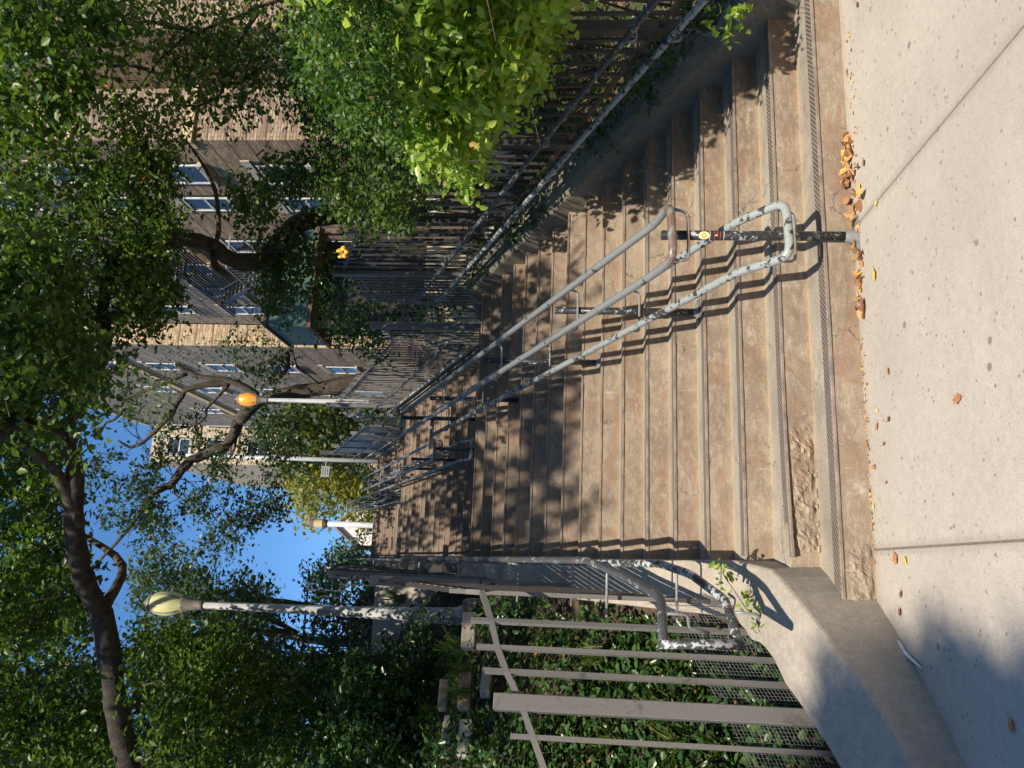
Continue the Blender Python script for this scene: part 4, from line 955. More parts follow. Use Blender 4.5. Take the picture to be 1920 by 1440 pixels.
# T1: big tree leaning in from the left
t1 = tree('leaning_tree', 'large dark tree leaning in from the left across the sky')
limb([(-6.2, 3.0, 1.0), (-5.6, 3.2, 2.5)]+px((300, 1560, 9.2), (247, 1440, 9.0), (222, 1350, 8.9), (206, 1237, 8.8), (190, 1150, 8.7), (165, 1105, 8.6), (148, 1050, 8.5), (138, 975, 8.4), (142, 915, 8.3), (136, 860, 8.2), (105, 812, 8.0), (55, 797, 7.8), (-40, 800, 7.5)), 0.155, 0.06, 'trunk', MT['barkk'], t1, 12)
limb(px((150, 985, 8.4), (116, 905, 8.2), (92, 872, 8.0), (48, 838, 7.8), (-10, 810, 7.6)), 0.07, 0.04, 'branch', MT['bark'], t1)
limb(px((24, 800, 8.0), (27, 745, 8.0), (21, 692, 8.0), (6, 640, 8.0), (10, 600, 8.0), (-10, 540, 8)), 0.10, 0.05, 'branch', MT['bark'], t1)
limb(px((190, 1145, 8.7), (230, 1060, 9.2), (150, 1000, 9.5)), 0.07, 0.03, 'branch', MT['bark'], t1)
for a in ([(10, 600, 8), (14, 520, 8), (6, 480, 8)], [(14, 600, 8), (40, 540, 7.9), (60, 515, 7.8)], [(12, 600, 8), (28, 560, 8), (18, 530, 8)], [(138, 975, 8.3), (143, 760, 8.2), (140, 705, 8.2)], [(222, 1350, 8.9), (300, 1280, 9.2), (230, 1300, 9.4)], [(48, 838, 7.8), (60, 760, 7.9), (120, 740, 8.1)]):
    limb(px(*a), 0.022, 0.006, 'twig', MT['barkd'], t1, 6, .01)
c = np.concatenate([clumps([(-60, 780), (150, 860), (130, 1000), (170, 1110), (195, 1200), (215, 1300), (240, 1460), (-60, 1460)], 8.9, 11.5, 370), clumps([(-60, 1150), (200, 1200), (240, 1460), (-60, 1460)], 9.2, 12.5, 120),
                    clumps([(-60, 420), (110, 440), (150, 640), (190, 700), (150, 860), (-60, 780)], 6.5, 9.5, 170),
                    clumps([(240, 1200), (330, 1250), (430, 1300), (420, 1460), (240, 1460)], 8.5, 11, 90)])
for g_ in ((300, 1128, 62), (370, 1138, 45), (440, 1142, 45), (510, 1145, 45), (247, 1440, 26), (222, 1350, 26), (206, 1237, 26), (190, 1150, 30), (150, 1050, 26), (138, 975, 26), (136, 860, 26), (105, 812, 20)): c = clear(c, *g_)
for tg_, r_ in (((-.77, 8, 8.0), .7), ((-.77, 8, 6.9), .3), ((-.77, 8, 6.0), .45), ((-.77, 8, 5.0), .6), ((-.77, 8, 4.1), .7), ((-1.2, 12.5, 5.4), .6)): c = sunny(c, tg_, r_)
twigs(c[::2], .3, .006, t1)
leaves('crown', sprigs(c, 0.20, 54, 0.085), 0.088, MT['lf_can'], t1)
from mathutils import noise as mno
n_ = 1500; yy_ = RNG.uniform(-5.2, 12.0, n_); c = np.stack([RNG.uniform(-7.5, 5.6, n_), yy_, np.maximum(10.2, 2.6+.80*(yy_+4.56))+RNG.uniform(0, 2.0, n_)], 1)  # unseen overhead canopy, added and gapped to dapple the stairs and garden
k_ = np.array([mno.noise(Vector((p[0]*.85, p[1]*.85-p[2]*.8, 1.7)))+.5*mno.noise(Vector((p[0]*2.1, p[1]*2.1-p[2]*2, 5.7))) for p in c])
c = c[k_ > -.08-.2*(c[:, 0] < -.8)]
c = c[~((c[:, 0] > 1.9) & (c[:, 1] > -3.2) & (c[:, 1] < 1.2))]
c = c[(c[:, 1] > -3.6) | (c[:, 0] < 0) | (RNG.uniform(size=len(c)) < .25)]
for tg_, r_ in (((-.77, 8, 8.0), .8), ((-.77, 8, 6.6), .35), ((-.77, 8, 5.2), .5), ((-.77, 8, 4.1), .6), ((-1.2, 12.5, 5.4), .6), ((4.8, 6, 2.6), .9), ((4.05, 5.9, 4.6), .6), ((5.0, 6, 4.2), .7), ((-1.3, 8.0, 4.2), .5), ((4.2, 16.9, 10.4), .8), ((4.2, 16.9, 9.0), .5), ((-.77, 8, 4.6), .5), (tuple(at(150, 450, 9.5)), 1.0), ((4.0, .5, 3.1), 1.0), ((3.7, 1.8, 2.9), .9), ((4.0, -.6, 2.6), .7), (tuple(at(200, 150, 9)), 1.0), (tuple(at(350, 60, 9)), .9), (tuple(at(60, 60, 8.5)), .9), (tuple(at(90, 560, 9)), .9), (tuple(at(480, 1330, 10)), .8), (tuple(at(330, 1380, 10)), .7), (tuple(at(60, 1000, 9)), .9)):
    c = sunny(c, tg_, r_)
leaves('crown', sprigs(c, 0.30, 45, 0.16), 0.165, MT['lf_can'], t1, kind='quad')
for q in range(8): limb([tuple(at(-40, 800, 7.5)), tuple(c[q*19]*.5+np.array([0, 0, 4.5])), tuple(c[q*19])], .07, .02, 'branch', MT['bark'], t1, 6)
# T2: tree behind the landing fence on the right
t2 = tree('spreading_tree', 'gnarled dark tree arching over the right side of the landing')
limb(px((800, 402, 11.6), (720, 402, 11.6), (640, 402, 11.5), (588, 407, 11.4), (552, 425, 11.2), (525, 452, 11.0), (497, 486, 10.8), (455, 492, 10.6), (422, 480, 10.4), (400, 462, 10.2), (360, 450, 10), (290, 450, 9.8), (250, 462, 9.6), (213, 490, 9.4)), 0.17, 0.075, 'trunk', MT['bark'], t2, 12)
limb(px((400, 465, 10.2), (405, 500, 10), (430, 515, 9.9)), 0.05, 0.03, 'branch', MT['bark'], t2)
limb(px((213, 490, 9.4), (200, 530, 9.4), (193, 590, 9.3), (200, 640, 9.2), (165, 740, 9.0), (120, 800, 8.8)), 0.085, 0.05, 'branch', MT['bark'], t2)
limb(px((200, 600, 9.3), (215, 590, 9.2), (258, 573, 9.2)), 0.06, 0.035, 'branch', MT['bark'], t2)
limb(px((290, 450, 9.8), (300, 390, 9.5), (288, 330, 9.3), (270, 260, 9.1)), 0.055, 0.02, 'branch', MT['bark'], t2)
limb(px((400, 467, 10), (410, 430, 9.7), (404, 360, 9.5), (378, 305, 9.3), (350, 265, 9.2)), 0.035, 0.012, 'branch', MT['bark'], t2)
limb(px((455, 492, 10.6), (505, 470, 10.6), (540, 440, 10.6)), 0.03, 0.02, 'branch', MT['bark'], t2)
for a in ([(200, 530, 9.3), (150, 500, 9.2), (110, 520, 9)], [(213, 490, 9.4), (150, 430, 9.2), (100, 420, 9)], [(193, 590, 9.2), (150, 560, 9.2), (90, 535, 9)], [(250, 462, 9.6), (200, 420, 9.5), (160, 360, 9.4)]):
    limb(px(*a), 0.03, 0.01, 'twig', MT['barkd'], t2, 6, .01)
c = np.concatenate([clumps([(-40, 330), (120, 330), (260, 360), (330, 430), (300, 560), (240, 640), (170, 700), (-40, 560)], 8.3, 11.5, 205),
                    clumps([(250, 470), (330, 490), (330, 560), (300, 620), (240, 600)], 9, 11, 34),
                    clumps([(430, 340), (520, 350), (500, 420), (440, 430)], 10, 12, 20), clumps([(60, 270), (330, 300), (330, 440), (200, 430)], 8.6, 10.5, 46), clumps([(470, 430), (600, 420), (600, 610), (500, 600)], 10.4, 11.6, 26), clumps([(450, 300), (600, 300), (600, 370), (470, 360)], 9.6, 11, 22), clumps([(470, 500), (560, 440), (600, 500), (520, 560), (480, 560)], 10.5, 12, 22)])
leaves('crown', sprigs(c, 0.20, 45, 0.08), 0.082, MT['lf_can'], t2)
# T3: tree beyond, branches against the sky
t3 = tree('sparse_tree', 'thin leaved tree with crooked black branches against the blue sky')
def l3(a, r0, r1, nm='branch'): limb(px(*[(x, y, 24.0+k*(-0.15)) for k, (x, y) in enumerate(a)]), r0*1.1, r1*1.15, nm, MT['bark'], t3, 8, .015)
l3([(790, 700), (705, 702), (650, 720), (560, 736), (490, 750), (447, 790)], 0.24, 0.16, 'trunk')
l3([(447, 790), (430, 827), (393, 848), (360, 862), (340, 884), (317, 910), (290, 920)], 0.15, 0.09)
l3([(290, 920), (260, 965), (235, 1000), (160, 1080)], 0.08, 0.03)
l3([(290, 920), (280, 960), (287, 1000), (296, 1040)], 0.035, 0.015)
l3([(490, 750), (460, 725), (430, 713), (380, 707), (335, 690)], 0.11, 0.05)
l3([(430, 718), (380, 722), (345, 735), (320, 777), (283, 817), (250, 838), (222, 826)], 0.09, 0.03)
l3([(350, 700), (287, 727), (233, 750), (227, 777), (200, 793), (187, 813)], 0.06, 0.025)
l3([(430, 722), (393, 760), (373, 793), (300, 811)], 0.05, 0.02)
l3([(440, 795), (440, 840), (400, 900), (380, 960)], 0.04, 0.015)
l3([(489, 729), (511, 712), (529, 704), (540, 684), (539, 658), (548, 648)], 0.06, 0.05)
l3([(548, 655), (560, 690), (600, 720)], 0.03, 0.015)
l3([(242, 750), (240, 700), (242, 680)], 0.03, 0.015)
l3([(233, 750), (200, 740), (190, 725)], 0.02, 0.01)
l3([(317, 910), (350, 940), (395, 900)], 0.03, 0.015)
for q in range(26):
    x, y = random.choice([(250, 770), (300, 860), (350, 900), (400, 880), (300, 980), (260, 820), (420, 960), (330, 1020)]); a = random.uniform(0, 2*PI)
    l3([(x, y), (x+28*math.cos(a), y+28*math.sin(a)), (x+58*math.cos(a+.4), y+58*math.sin(a+.4))], 0.018, 0.006, 'twig')
c3 = np.concatenate([clumps(p, 22.5, 25.5, int(n*.66)) for p, n in [([(420, 860), (500, 880), (535, 950), (520, 1010), (470, 1000), (420, 940)], 26), ([(360, 900), (430, 920), (470, 990), (450, 1060), (400, 1060), (340, 980)], 30),
     ([(280, 900), (350, 900), (360, 980), (300, 1020), (250, 980)], 20), ([(160, 860), (280, 830), (300, 930), (230, 990), (150, 960)], 34), ([(270, 760), (400, 780), (420, 850), (300, 880)], 26),
     ([(400, 640), (520, 620), (600, 680), (560, 760), (430, 740)], 22), ([(480, 760), (560, 760), (560, 860), (470, 860)], 20), ([(230, 1060), (330, 1050), (400, 1100), (420, 1180), (330, 1160), (260, 1120)], 40), ([(200, 740), (260, 700), (300, 740), (240, 790)], 8), ([(380, 820), (470, 800), (480, 880), (400, 900)], 14)]])
for g_ in ((452, 752, 45), (480, 755, 30), (490, 750, 22), (430, 827, 22), (360, 862, 20), (300, 918, 20), (330, 690, 20), (283, 817, 20)): c3 = clear(c3, *g_)
twigs(c3, .5, .011, t3)
leaves('crown', sprigs(c3, 0.29, 63, 0.14), 0.15, MT['lf_cand'], t3, kind='quad')
c = np.concatenate([clumps([(240, 700), (340, 690), (330, 780), (250, 790)], 17, 19, 10), clumps([(250, 1000), (350, 980), (330, 1060), (260, 1080)], 17, 19, 12), clumps([(280, 640), (440, 640), (430, 700), (290, 720)], 17, 19, 12)])
leaves('dry_twigs', sprigs(c, 0.3, 27, 0.12), 0.085, MT['lf_dry'], t3, kind='quad')
# T4: twiggy vine-clad tree top right
t4 = tree('twiggy_tree', 'twiggy half dry tree with climbing vine in front of the brick corner')
for a in ([(620, -60, 9.5), (480, 20, 9.3), (370, 60, 9.2), (290, 130, 9.0), (230, 200, 8.8)], [(480, 20, 9.3), (430, 100, 9), (330, 110, 8.8), (300, 160, 8.7)], [(430, 100, 9), (410, 180, 8.9), (340, 200, 8.7)], [(370, 60, 9.2), (260, 40, 9), (120, 60, 8.8)], [(330, 110, 9), (325, 190, 9)], [(290, 130, 9), (180, 120, 8.8), (60, 150, 8.6)], [(560, -20, 9.5), (500, 100, 9.3), (450, 160, 9.1)]):
    limb(px(*a), 0.028, 0.008, 'branch', MT['barkd'], t4, 6, .02)
for q in range(40):
    x, y = random.uniform(60, 520), random.uniform(-10, 230); a = random.uniform(0, 2*PI); s = random.uniform(8.6, 9.4)
    limb(px((x, y, s), (x+25*math.cos(a), y+25*math.sin(a), s-.05), (x+60*math.cos(a+.5), y+60*math.sin(a+.5), s)), 0.006, 0.002, 'twig', MT['barkd'], t4, 4, .01)
c = np.concatenate([clumps([(-40, -40), (520, -40), (540, 60), (470, 130), (380, 170), (320, 160), (250, 90), (100, 80), (-40, 120)], 8.2, 10, 190), clumps([(380, 60), (490, 60), (480, 190), (390, 200)], 8.6, 9.6, 22),
                    clumps([(190, 190), (300, 180), (340, 250), (330, 330), (230, 350), (200, 260)], 8.4, 9.8, 60), clumps([(300, 60), (480, 100), (560, 60), (560, 180), (440, 240), (300, 200)], 8.6, 9.8, 50), clumps([(-40, 200), (110, 240), (90, 330), (-40, 330)], 8, 9.5, 26)])
leaves('crown', sprigs(c, 0.22, 27, 0.08), 0.075, MT['lf_dry'], t4)
c = clumps([(-40, -40), (240, -40), (190, 130), (90, 280), (-40, 330)], 7.0, 9, 110)
leaves('vine_leaves', sprigs(c, 0.22, 36, 0.1), 0.10, MT['lf_can'], t4)

# unseen leafy branches, added out of frame along sun rays to shade the steps
t5 = np.stack([RNG.uniform(2.7, 3.9, 34), RNG.uniform(3.3, 5.8, 34), np.zeros(34)], 1); t5[:, 2] = (t5[:, 1]/T+1)*R
c = t5+RNG.uniform(3.4, 4.9, (len(t5), 1))*np.array([-0.27, -1, 1.06])
X, Y, S = proj(c); c = c[(X < -70) | (Y < -90)]; c = sunny(sunny(c, (4.0, .5, 3.1), .9), (3.7, 1.8, 2.9), .6)
leaves('crown', sprigs(c, 0.13, 45, 0.08), 0.085, MT['lf_can'], t4)
for q in range(3): limb([(4.6, -1.6, 3.6), tuple((np.array([4.6, -1.6, 3.6])+c[q*3])/2+np.array([0, 0, .5])), tuple(c[q*3])], .03, .008, 'branch', MT['barkd'], t4, 6)
limb([(5.4, -0.9, -.1), (5.2, -1.2, 2.0), (4.6, -1.6, 3.6)], .07, .035, 'branch', MT['bark'], t4, 8)

# shrubs
def shrub(label, cl, per, leaf, mt, name='shrub', rad=0.2, kind='hex', group='shrubs in the gardens', cat='shrub', loc=None, up=.8):
    loc = cl.mean(0) if loc is None else loc
    root = empty(name, (0, 0, 0), label, cat, group)
    b_ = MB(); cc = cl[:: max(1, len(cl)//6)]; gx, gy = cl[:, 0].mean(), cl[:, 1].max(); gx = max(gx, 4.4) if gx > 1 else min(gx, -.9); gz = garden(gx, gy)
    for q in cc:
        m_ = (np.array([gx, gy, gz])+q)/2+RNG.normal(size=3)*.12; m_[0] = max(m_[0], 4.3) if gx > 1 else m_[0]; b_.tube([(gx+abs(RNG.normal())*.4*(1 if gx > 1 else -1), gy+RNG.normal()*.3, gz), m_+RNG.normal(size=3)*.1, q], [0.016, 0.010, 0.003], 5)
    b_.build('stems', MT['barkd'], root)
    leaves('foliage', sprigs(cl, rad, per, leaf), leaf, mt, root, kind=kind, up=up); return root
vine = empty('climbing_vine', (0, 0, 0), 'bright yellow green vine in full sun hanging over the right fence', 'vine')
c = np.concatenate([clumps([(770, -60), (900, -60), (1060, -40), (1030, 60), (1010, 150), (960, 170), (940, 230), (880, 240), (850, 300), (800, 300), (775, 180)], 5.6, 6.9, 190),
                    clumps([(800, 280), (880, 250), (890, 330), (830, 340)], 6.4, 7.3, 14), clumps([(765, -60), (850, -60), (870, 150), (775, 200)], 5.4, 6.4, 70), blobs([((3.75, -.75, 2.3), (.4, .5, .7)), ((4.1, -.1, 2.9), (.4, .7, .6)), ((3.55, -1.3, 2.9), (.5, .5, .6)), ((4.3, -1.0, 1.6), (.4, .6, .8))], 42)])
tx, ty = RNG.uniform(3.1, 4.1, 900), RNG.uniform(0.35, 3.4, 900)
tg = np.stack([tx, ty, (ty/T+1)*R+.05], 1); tg = tg[(tg[:, 0] > 3.38+.2*np.sin(tg[:, 1]*2.3))]; e = tg+RNG.uniform(1.2, 2.3, (len(tg), 1))*np.array([-0.27, -1, 1.06])
X, Y, S = proj(e); VP = [(560, -60), (900, -60), (1040, -40), (1015, 60), (985, 150), (930, 190), (900, 235), (850, 290), (790, 290), (740, 250), (640, 230), (570, 120)]
e = e[inpoly(np.stack([X, Y], 1), VP) | (Y < -50)]; e = e[:260]; X, Y, S = proj(e); near_bush = e[(X < 770) & (Y > -50)]; c = np.concatenate([c, e[~((X < 770) & (Y > -50))]])
c_small = c[RNG.uniform(size=len(c)) < .35]
leaves('foliage', sprigs(c, 0.14, 45, 0.075), 0.078, MT['lf_vine'], vine, up=.35, hang=.5)
b_ = MB()
for q in range(60):
    p = c[RNG.integers(len(c))]; b_.tube([p, p+RNG.normal(size=3)*.15+np.array([-.05, 0, -.1]), p+RNG.normal(size=3)*.2+np.array([-.1, 0, -.35])], [.005, .004, .002], 4, False)
o = b_.build('tendrils', MT['barkd'], vine); o['kind'] = 'stuff'
c = clumps([(1000, -30), (1040, 20), (1300, -20), (1380, 30), (1360, 0), (1200, -60)], 5.0, 6.0, 12)
def ivyplant(C, rad, per, leaf, label):
    r_ = empty('ivy_plant', C.mean(0), label, 'ivy'); b2 = MB(); ks = sorted(range(len(C)), key=lambda i: C[i][2])
    b2.tube([C[i] for i in ks], .003, 5); place(b2.build('stem', MT['barkd']), r_)
    o = leaves('foliage', sprigs(C, rad, per, leaf), leaf*1.1, MT['lf_vine'], None, up=.3); o['kind'] = 'stuff'; place(o, r_)
ivyplant(clumps([(1325, 0), (1395, 5), (1390, 50), (1340, 40)], 4.95, 5.15, 4), .05, 18, .05, 'small bright ivy sprig on the right wall at the frame edge')
leaves('young_foliage', sprigs(c_small, 0.17, 36, 0.05), 0.05, MT['lf_vine'], vine, up=.3, hang=.3)
shrub('fresh green bush with pale tips leaning out over the steps', near_bush, 54, 0.052, MT['lf_shrub'], rad=.17)
shrub('dense mid green bush behind the bright vine on the right', clumps([(560, -60), (760, -60), (770, 150), (800, 250), (700, 280), (600, 200), (540, 100)], 7.6, 9.5, 190), 63, 0.065, MT['lf_shrub'])
shrub('green bush with pale lit leaves under the brick corner', clumps([(540, 60), (620, 80), (620, 200), (560, 240), (530, 150)], 9.2, 10.4, 50), 45, 0.07, MT['lf_shrub'])
shrub('dark green bush between the bright vine and the tree trunk', clumps([(580, 200), (760, 220), (790, 330), (760, 400), (660, 440), (600, 370)], 8.6, 10.6, 110), 54, 0.065, MT['lf_shrub'])
shrub('vine tail hanging over the fence, ending in single leaves', clumps([(660, 290), (860, 290), (850, 340), (760, 380), (770, 440), (690, 400)], 7.4, 8.6, 40), 36, 0.07, MT['lf_can'])
shrub('shaded shrub behind the bar gate and the landing fence', clumps([(590, 500), (700, 520), (760, 560), (870, 555), (880, 605), (760, 610), (720, 680), (640, 660), (600, 600)], 14.5, 16.5, 60), 45, 0.09, MT['lf_ivy'])
shrub('ivy clump above the panel fence of the second landing', clumps([(690, 756), (770, 760), (765, 785), (690, 785)], 21.5, 22.5, 16), 45, 0.10, MT['lf_shrub'])
shrub('small sunlit shrub low behind the right fence', clumps([(910, 20), (1010, 0), (1010, 190), (930, 230), (900, 200)], 8.0, 8.8, 40), 36, 0.06, MT['lf_can'])
# left hillside
lbl = ['dark ivy clad bush filling the slope behind the left fence', 'bush with pale lit leaf tips left of the lamp post', 'dark shrub under the leaning trunk at the left edge', 'glossy dark bush beside the dappled wall', 'ivy hung bush below the frosted lamp globe']
pol = [([(540, 1250), (720, 1230), (800, 1300), (800, 1460), (600, 1460)], 9.5, 12, 150), ([(330, 1200), (560, 1260), (560, 1460), (400, 1460), (300, 1300)], 9.5, 12, 150), ([(230, 1150), (420, 1170), (420, 1300), (260, 1280)], 11, 13.5, 90),
       ([(560, 1225), (740, 1245), (740, 1300), (560, 1300)], 12.5, 14, 60), ([(620, 1300), (760, 1280), (830, 1440), (640, 1440)], 8.8, 10, 80)]
for (p, a, b2_, n), lb in zip(pol, lbl):
    cl = clumps(p, a, b2_, n)
    for g_ in ((285, 1128, 62), (340, 1135, 48), (400, 1138, 40), (460, 1142, 40), (520, 1145, 38), (580, 1147, 38), (640, 1150, 38), (700, 1152, 40)): cl = clear(cl, *g_, 14)
    shrub(lb, cl, 54, 0.085, MT['lf_ivy'] if 'ivy' in lb or 'glossy' in lb else MT['lf_can'])
# far trees
def fartree(label, poly, s0, s1, n, leaf, mt, base_px, name='far_tree', r=0.2, per=45, rad=.5):
    root = tree(name, label, 'tree', 'trees beyond the stairs'); cl = clumps(poly, s0, s1, n); ctr = cl.mean(0)
    for x in range(380, 700, 20): cl = clear(cl, x, 868, 44, 32)
    for x in range(585, 700, 15): cl = clear(cl, x, 985, 38, 37)
    cl = clear(cl, 640, 990, 34, 60); n = len(cl)
    b = np.array(at(base_px[0], base_px[1], (s0+s1)/2)); limb([b, (b+ctr)/2+RNG.normal(size=3)*.2, ctr], r, r*.4, 'trunk', MT['bark'], root, 8)
    for q in range(9):
        p = cl[RNG.integers(n)]; limb([(b+ctr*2)/3, (ctr+p)/2+RNG.normal(size=3)*.2, p], r*.35, r*.08, 'limb', MT['bark'], root, 5)
    leaves('crown', sprigs(cl, rad, per, leaf), leaf, mt, root, kind='quad'); return root
fartree('yellowing tree at the top of the stairs', [(535, 905), (560, 880), (640, 860), (700, 880), (702, 960), (640, 965), (600, 985), (560, 960)], 38, 45, 95, 0.30, MT['lf_yel'], (720, 930), 'autumn_tree', .14, 45, .7)
fartree('greyish olive tree right of the far white house', [(600, 1075), (640, 1010), (700, 985), (705, 1060), (690, 1085)], 34, 42, 26, 0.24, MT['lf_far'], (720, 1040), 'olive_tree', .12)
fartree('small olive tree over the open fence on the left', [(570, 1080), (640, 1040), (700, 1045), (700, 1085), (600, 1110)], 27, 31, 26, 0.20, MT['lf_far'], (720, 1075), 'olive_tree', .1)
fartree('tall blue green tree behind the left lamp post', [(250, 1050), (330, 1030), (400, 1090), (490, 1080), (500, 1160), (400, 1190), (260, 1180)], 24, 30, 90, 0.20, MT['lf_far'], (740, 1170), 'tall_tree', .2)
fartree('dark tree behind the lamp pole and the open fence', [(400, 1120), (500, 1100), (520, 1180), (560, 1230), (500, 1260), (400, 1230)], 20, 26, 70, 0.17, MT['lf_cand'], (740, 1200), 'dark_tree', .18)
fartree('dark shrubby tree filling the open fence panel', [(570, 1085), (720, 1090), (720, 1230), (600, 1220), (560, 1160)], 18, 22, 60, 0.14, MT['lf_ivy'], (740, 1150), 'dark_tree', .12)
fartree('greenish brown tree in front of the distant pale block', [(470, 770), (600, 760), (700, 800), (700, 870), (560, 900), (480, 860)], 33, 38, 100, 0.24, MT['lf_cand'], (730, 820), 'brown_tree', .16)
fartree('olive yellow tree between the orange lamp and the tall pole', [(520, 770), (640, 760), (690, 790), (620, 890), (560, 890)], 34, 40, 80, 0.24, MT['lf_yel'], (730, 800), 'autumn_tree', .14)

root = tree('dense_tree', 'dense dark tree filling the slope behind the leaning trunk', 'tree', 'trees beyond the stairs')
cl = np.concatenate([clumps([(-80, 1010), (120, 1060), (190, 1170), (220, 1480), (-80, 1480)], 15, 19, 150), clumps([(230, 1230), (420, 1190), (620, 1240), (800, 1290), (800, 1480), (240, 1480)], 14.5, 18, 190)])
limb([(-8.5, 11, 3.5), (-8.2, 11, 7), tuple(cl.mean(0))], .3, .12, 'trunk', MT['barkk'], root)
for q in range(12): limb([(-8.2, 11, 7), tuple((np.array([-8.2, 11, 7])+cl[q*27])/2), tuple(cl[q*27])], .10, .02, 'limb', MT['barkk'], root, 6)
leaves('crown', sprigs(cl, .42, 72, .14), .17, MT['lf_cand'], root, kind='quad')
ys_ = RNG.uniform(0.4, 5.6, 46); c = np.stack([RNG.uniform(3.84, 4.12, 46), ys_, (ys_/T+1)*R+RNG.uniform(.12, .5, 46)], 1)
r_ = empty('ivy_plant', (3.95, 3, 1.6), 'dark ivy creeping over the wall top under the right handrail', 'ivy')
b_ = MB(); b_.tube([(4.0, y_, (y_/T+1)*R+.25+.04*math.sin(y_*7)) for y_ in np.arange(.3, 5.7, .3)], .006, 5); place(b_.build('stem', MT['barkd']), r_)
place(tag(leaves('foliage', sprigs(c, .07, 36, .045), .055, MT['lf_ivy'], None, up=.3), kind='stuff'), r_)

# unseen tree added behind the camera to cast the lower left shade
t9 = tree('added_shade_tree', 'unseen tree added behind the viewer to cast the lower left shade')
A = np.array([-1.48, -1.2, 0.3]); S_ = np.array(SUN)
cc = A+S_*22.0
limb([(cc[0]-.3, cc[1], -.1), (cc[0]-.1, cc[1]+.1, 8.0), tuple(cc)], .22, .08, 'trunk', MT['bark'], t9)
v_ = RNG.normal(size=(520, 3)); v_ /= np.linalg.norm(v_, axis=1)[:, None]; v_ *= RNG.uniform(.1, 1, (520, 1))**.5
e1 = np.array([1, 0, 0]); c9 = cc+v_*np.array([1.15, 1.1, 1.1])
leaves('crown', sprigs(c9, .10, 54, .09), 0.12, MT['lf_can'], t9)

# ------------------------------------------------------------------ ground plants
def surf_pts(n, x0, x1, y0, y1, dz=.05):
    x = RNG.uniform(x0, x1, n); y = RNG.uniform(y0, y1, n); z = np.array([garden(a, b_) for a, b_ in zip(x, y)])
    return np.stack([x, y, z+dz+RNG.uniform(0, .12, n)], 1)
iv = np.concatenate([surf_pts(12000, -3.6, -0.5, 0.6, 9.5), surf_pts(5200, -2.4, -0.35, 0.35, 2.6), surf_pts(5000, -3.6, -0.5, 6.0, 12.4)])
o = leaves('ivy_ground_cover', iv, 0.075, MT['lf_ivy'], up=1.2); o['kind'] = 'stuff'
iv = surf_pts(9000, 4.2, 9.0, 0.0, 5.9); o = leaves('ivy_ground_cover', iv, 0.07, MT['lf_shrub'], up=1.2); o['kind'] = 'stuff'
lt = np.concatenate([surf_pts(800, -2.2, -0.45, 0.5, 4.0, .02), surf_pts(900, 4.2, 6, 0, 5.9, .02)]); o = leaves('leaf_litter', lt, 0.07, MT['lf_litter'], up=1.5); o['kind'] = 'stuff'
# ivy wall hanging over the left garden terrace, seen through the bars
c = clumps([(890, 1120), (1010, 1110), (1180, 1130), (1340, 1180), (1330, 1300), (1100, 1300), (930, 1240)], 6.6, 8.6, 60)
c = np.concatenate([c, clumps([(760, 1150), (870, 1180), (880, 1290), (780, 1270)], 9.5, 10.8, 26), clumps([(820, 1390), (1000, 1330), (1010, 1460), (760, 1460)], 6.5, 8, 26)])
o = leaves('ivy_bank', sprigs(c, .16, 45, .06), 0.062, MT['lf_ivy']); tag(o, 'dark ivy bank seen between the bars of the left fence', 'ivy', None)
def tuft(p, h, n, label, wid=.012, cat='grass tuft'):
    V = []; F = []
    for i in range(n):
        a = RNG.uniform(0, 2*PI); l = h*RNG.uniform(.6, 1.15); o_ = np.array(p)+np.array([RNG.normal()*.04, RNG.normal()*.04, 0]); d = np.array([math.cos(a), math.sin(a), 0]); s_ = np.array([-d[1], d[0], 0])*wid/2
        k0 = len(V); ben = RNG.uniform(.35, .95)
        for t_, w2 in ((0, .7), (.35, 1), (.7, .8), (1, .05)):
            c_ = o_+d*l*ben*t_**1.4+np.array([0, 0, l*(t_-.62*ben*t_**2)]); V += [c_-s_*w2, c_+s_*w2]
        for j in range(3): F.append((k0+2*j, k0+2*j+1, k0+2*j+3, k0+2*j+2))
    me = bpy.data.meshes.new('grass_tuft'); me.from_pydata([tuple(v) for v in V], [], F); me.materials.append(MT['lf_grass'])
    a_ = me.attributes.new('rnd', 'FLOAT', 'FACE'); a_.data.foreach_set('value', np.repeat(RNG.uniform(size=n), 3).astype(np.float32))
    return tag(link('grass_tuft', me), label, cat, 'grass tufts in the left garden')
tl = [((870, 1212, 8.3), .45, 60, 'long bladed grass tuft beside the nearest stone block'), ((885, 1255, 8.0), .40, 50, 'grass tuft between the two pale stone blocks'), ((880, 1300, 7.8), .42, 50, 'grass tuft drooping over the second stone block'),
      ((760, 1122, 11.2), .5, 60, 'bright grass tuft in front of the dappled wall'), ((1290, 1270, 5.9), .34, 46, 'grass tuft low behind the heavy fence post'), ((1340, 1290, 5.5), .30, 46, 'thin grass tuft just behind the left bars'),
      ((1290, 1400, 5.4), .36, 60, 'grass tuft in the lower left corner behind the bars'), ((1370, 1420, 5.1), .32, 60, 'grass tuft at the left edge behind the wire mesh'), ((1180, 1390, 6.0), .40, 60, 'tall grass tuft left of the heavy fence post'), ((1250, 1330, 5.7), .32, 40, 'grass tuft at the foot of the mesh'), ((820, 1340, 8.8), .4, 50, 'grass tuft above the garden stones'), ((1130, 1230, 6.6), .3, 40, 'pale grass tuft in the ivy bank')]
for (a, h, n, lb) in tl: tuft(at(*a), h, n, lb)

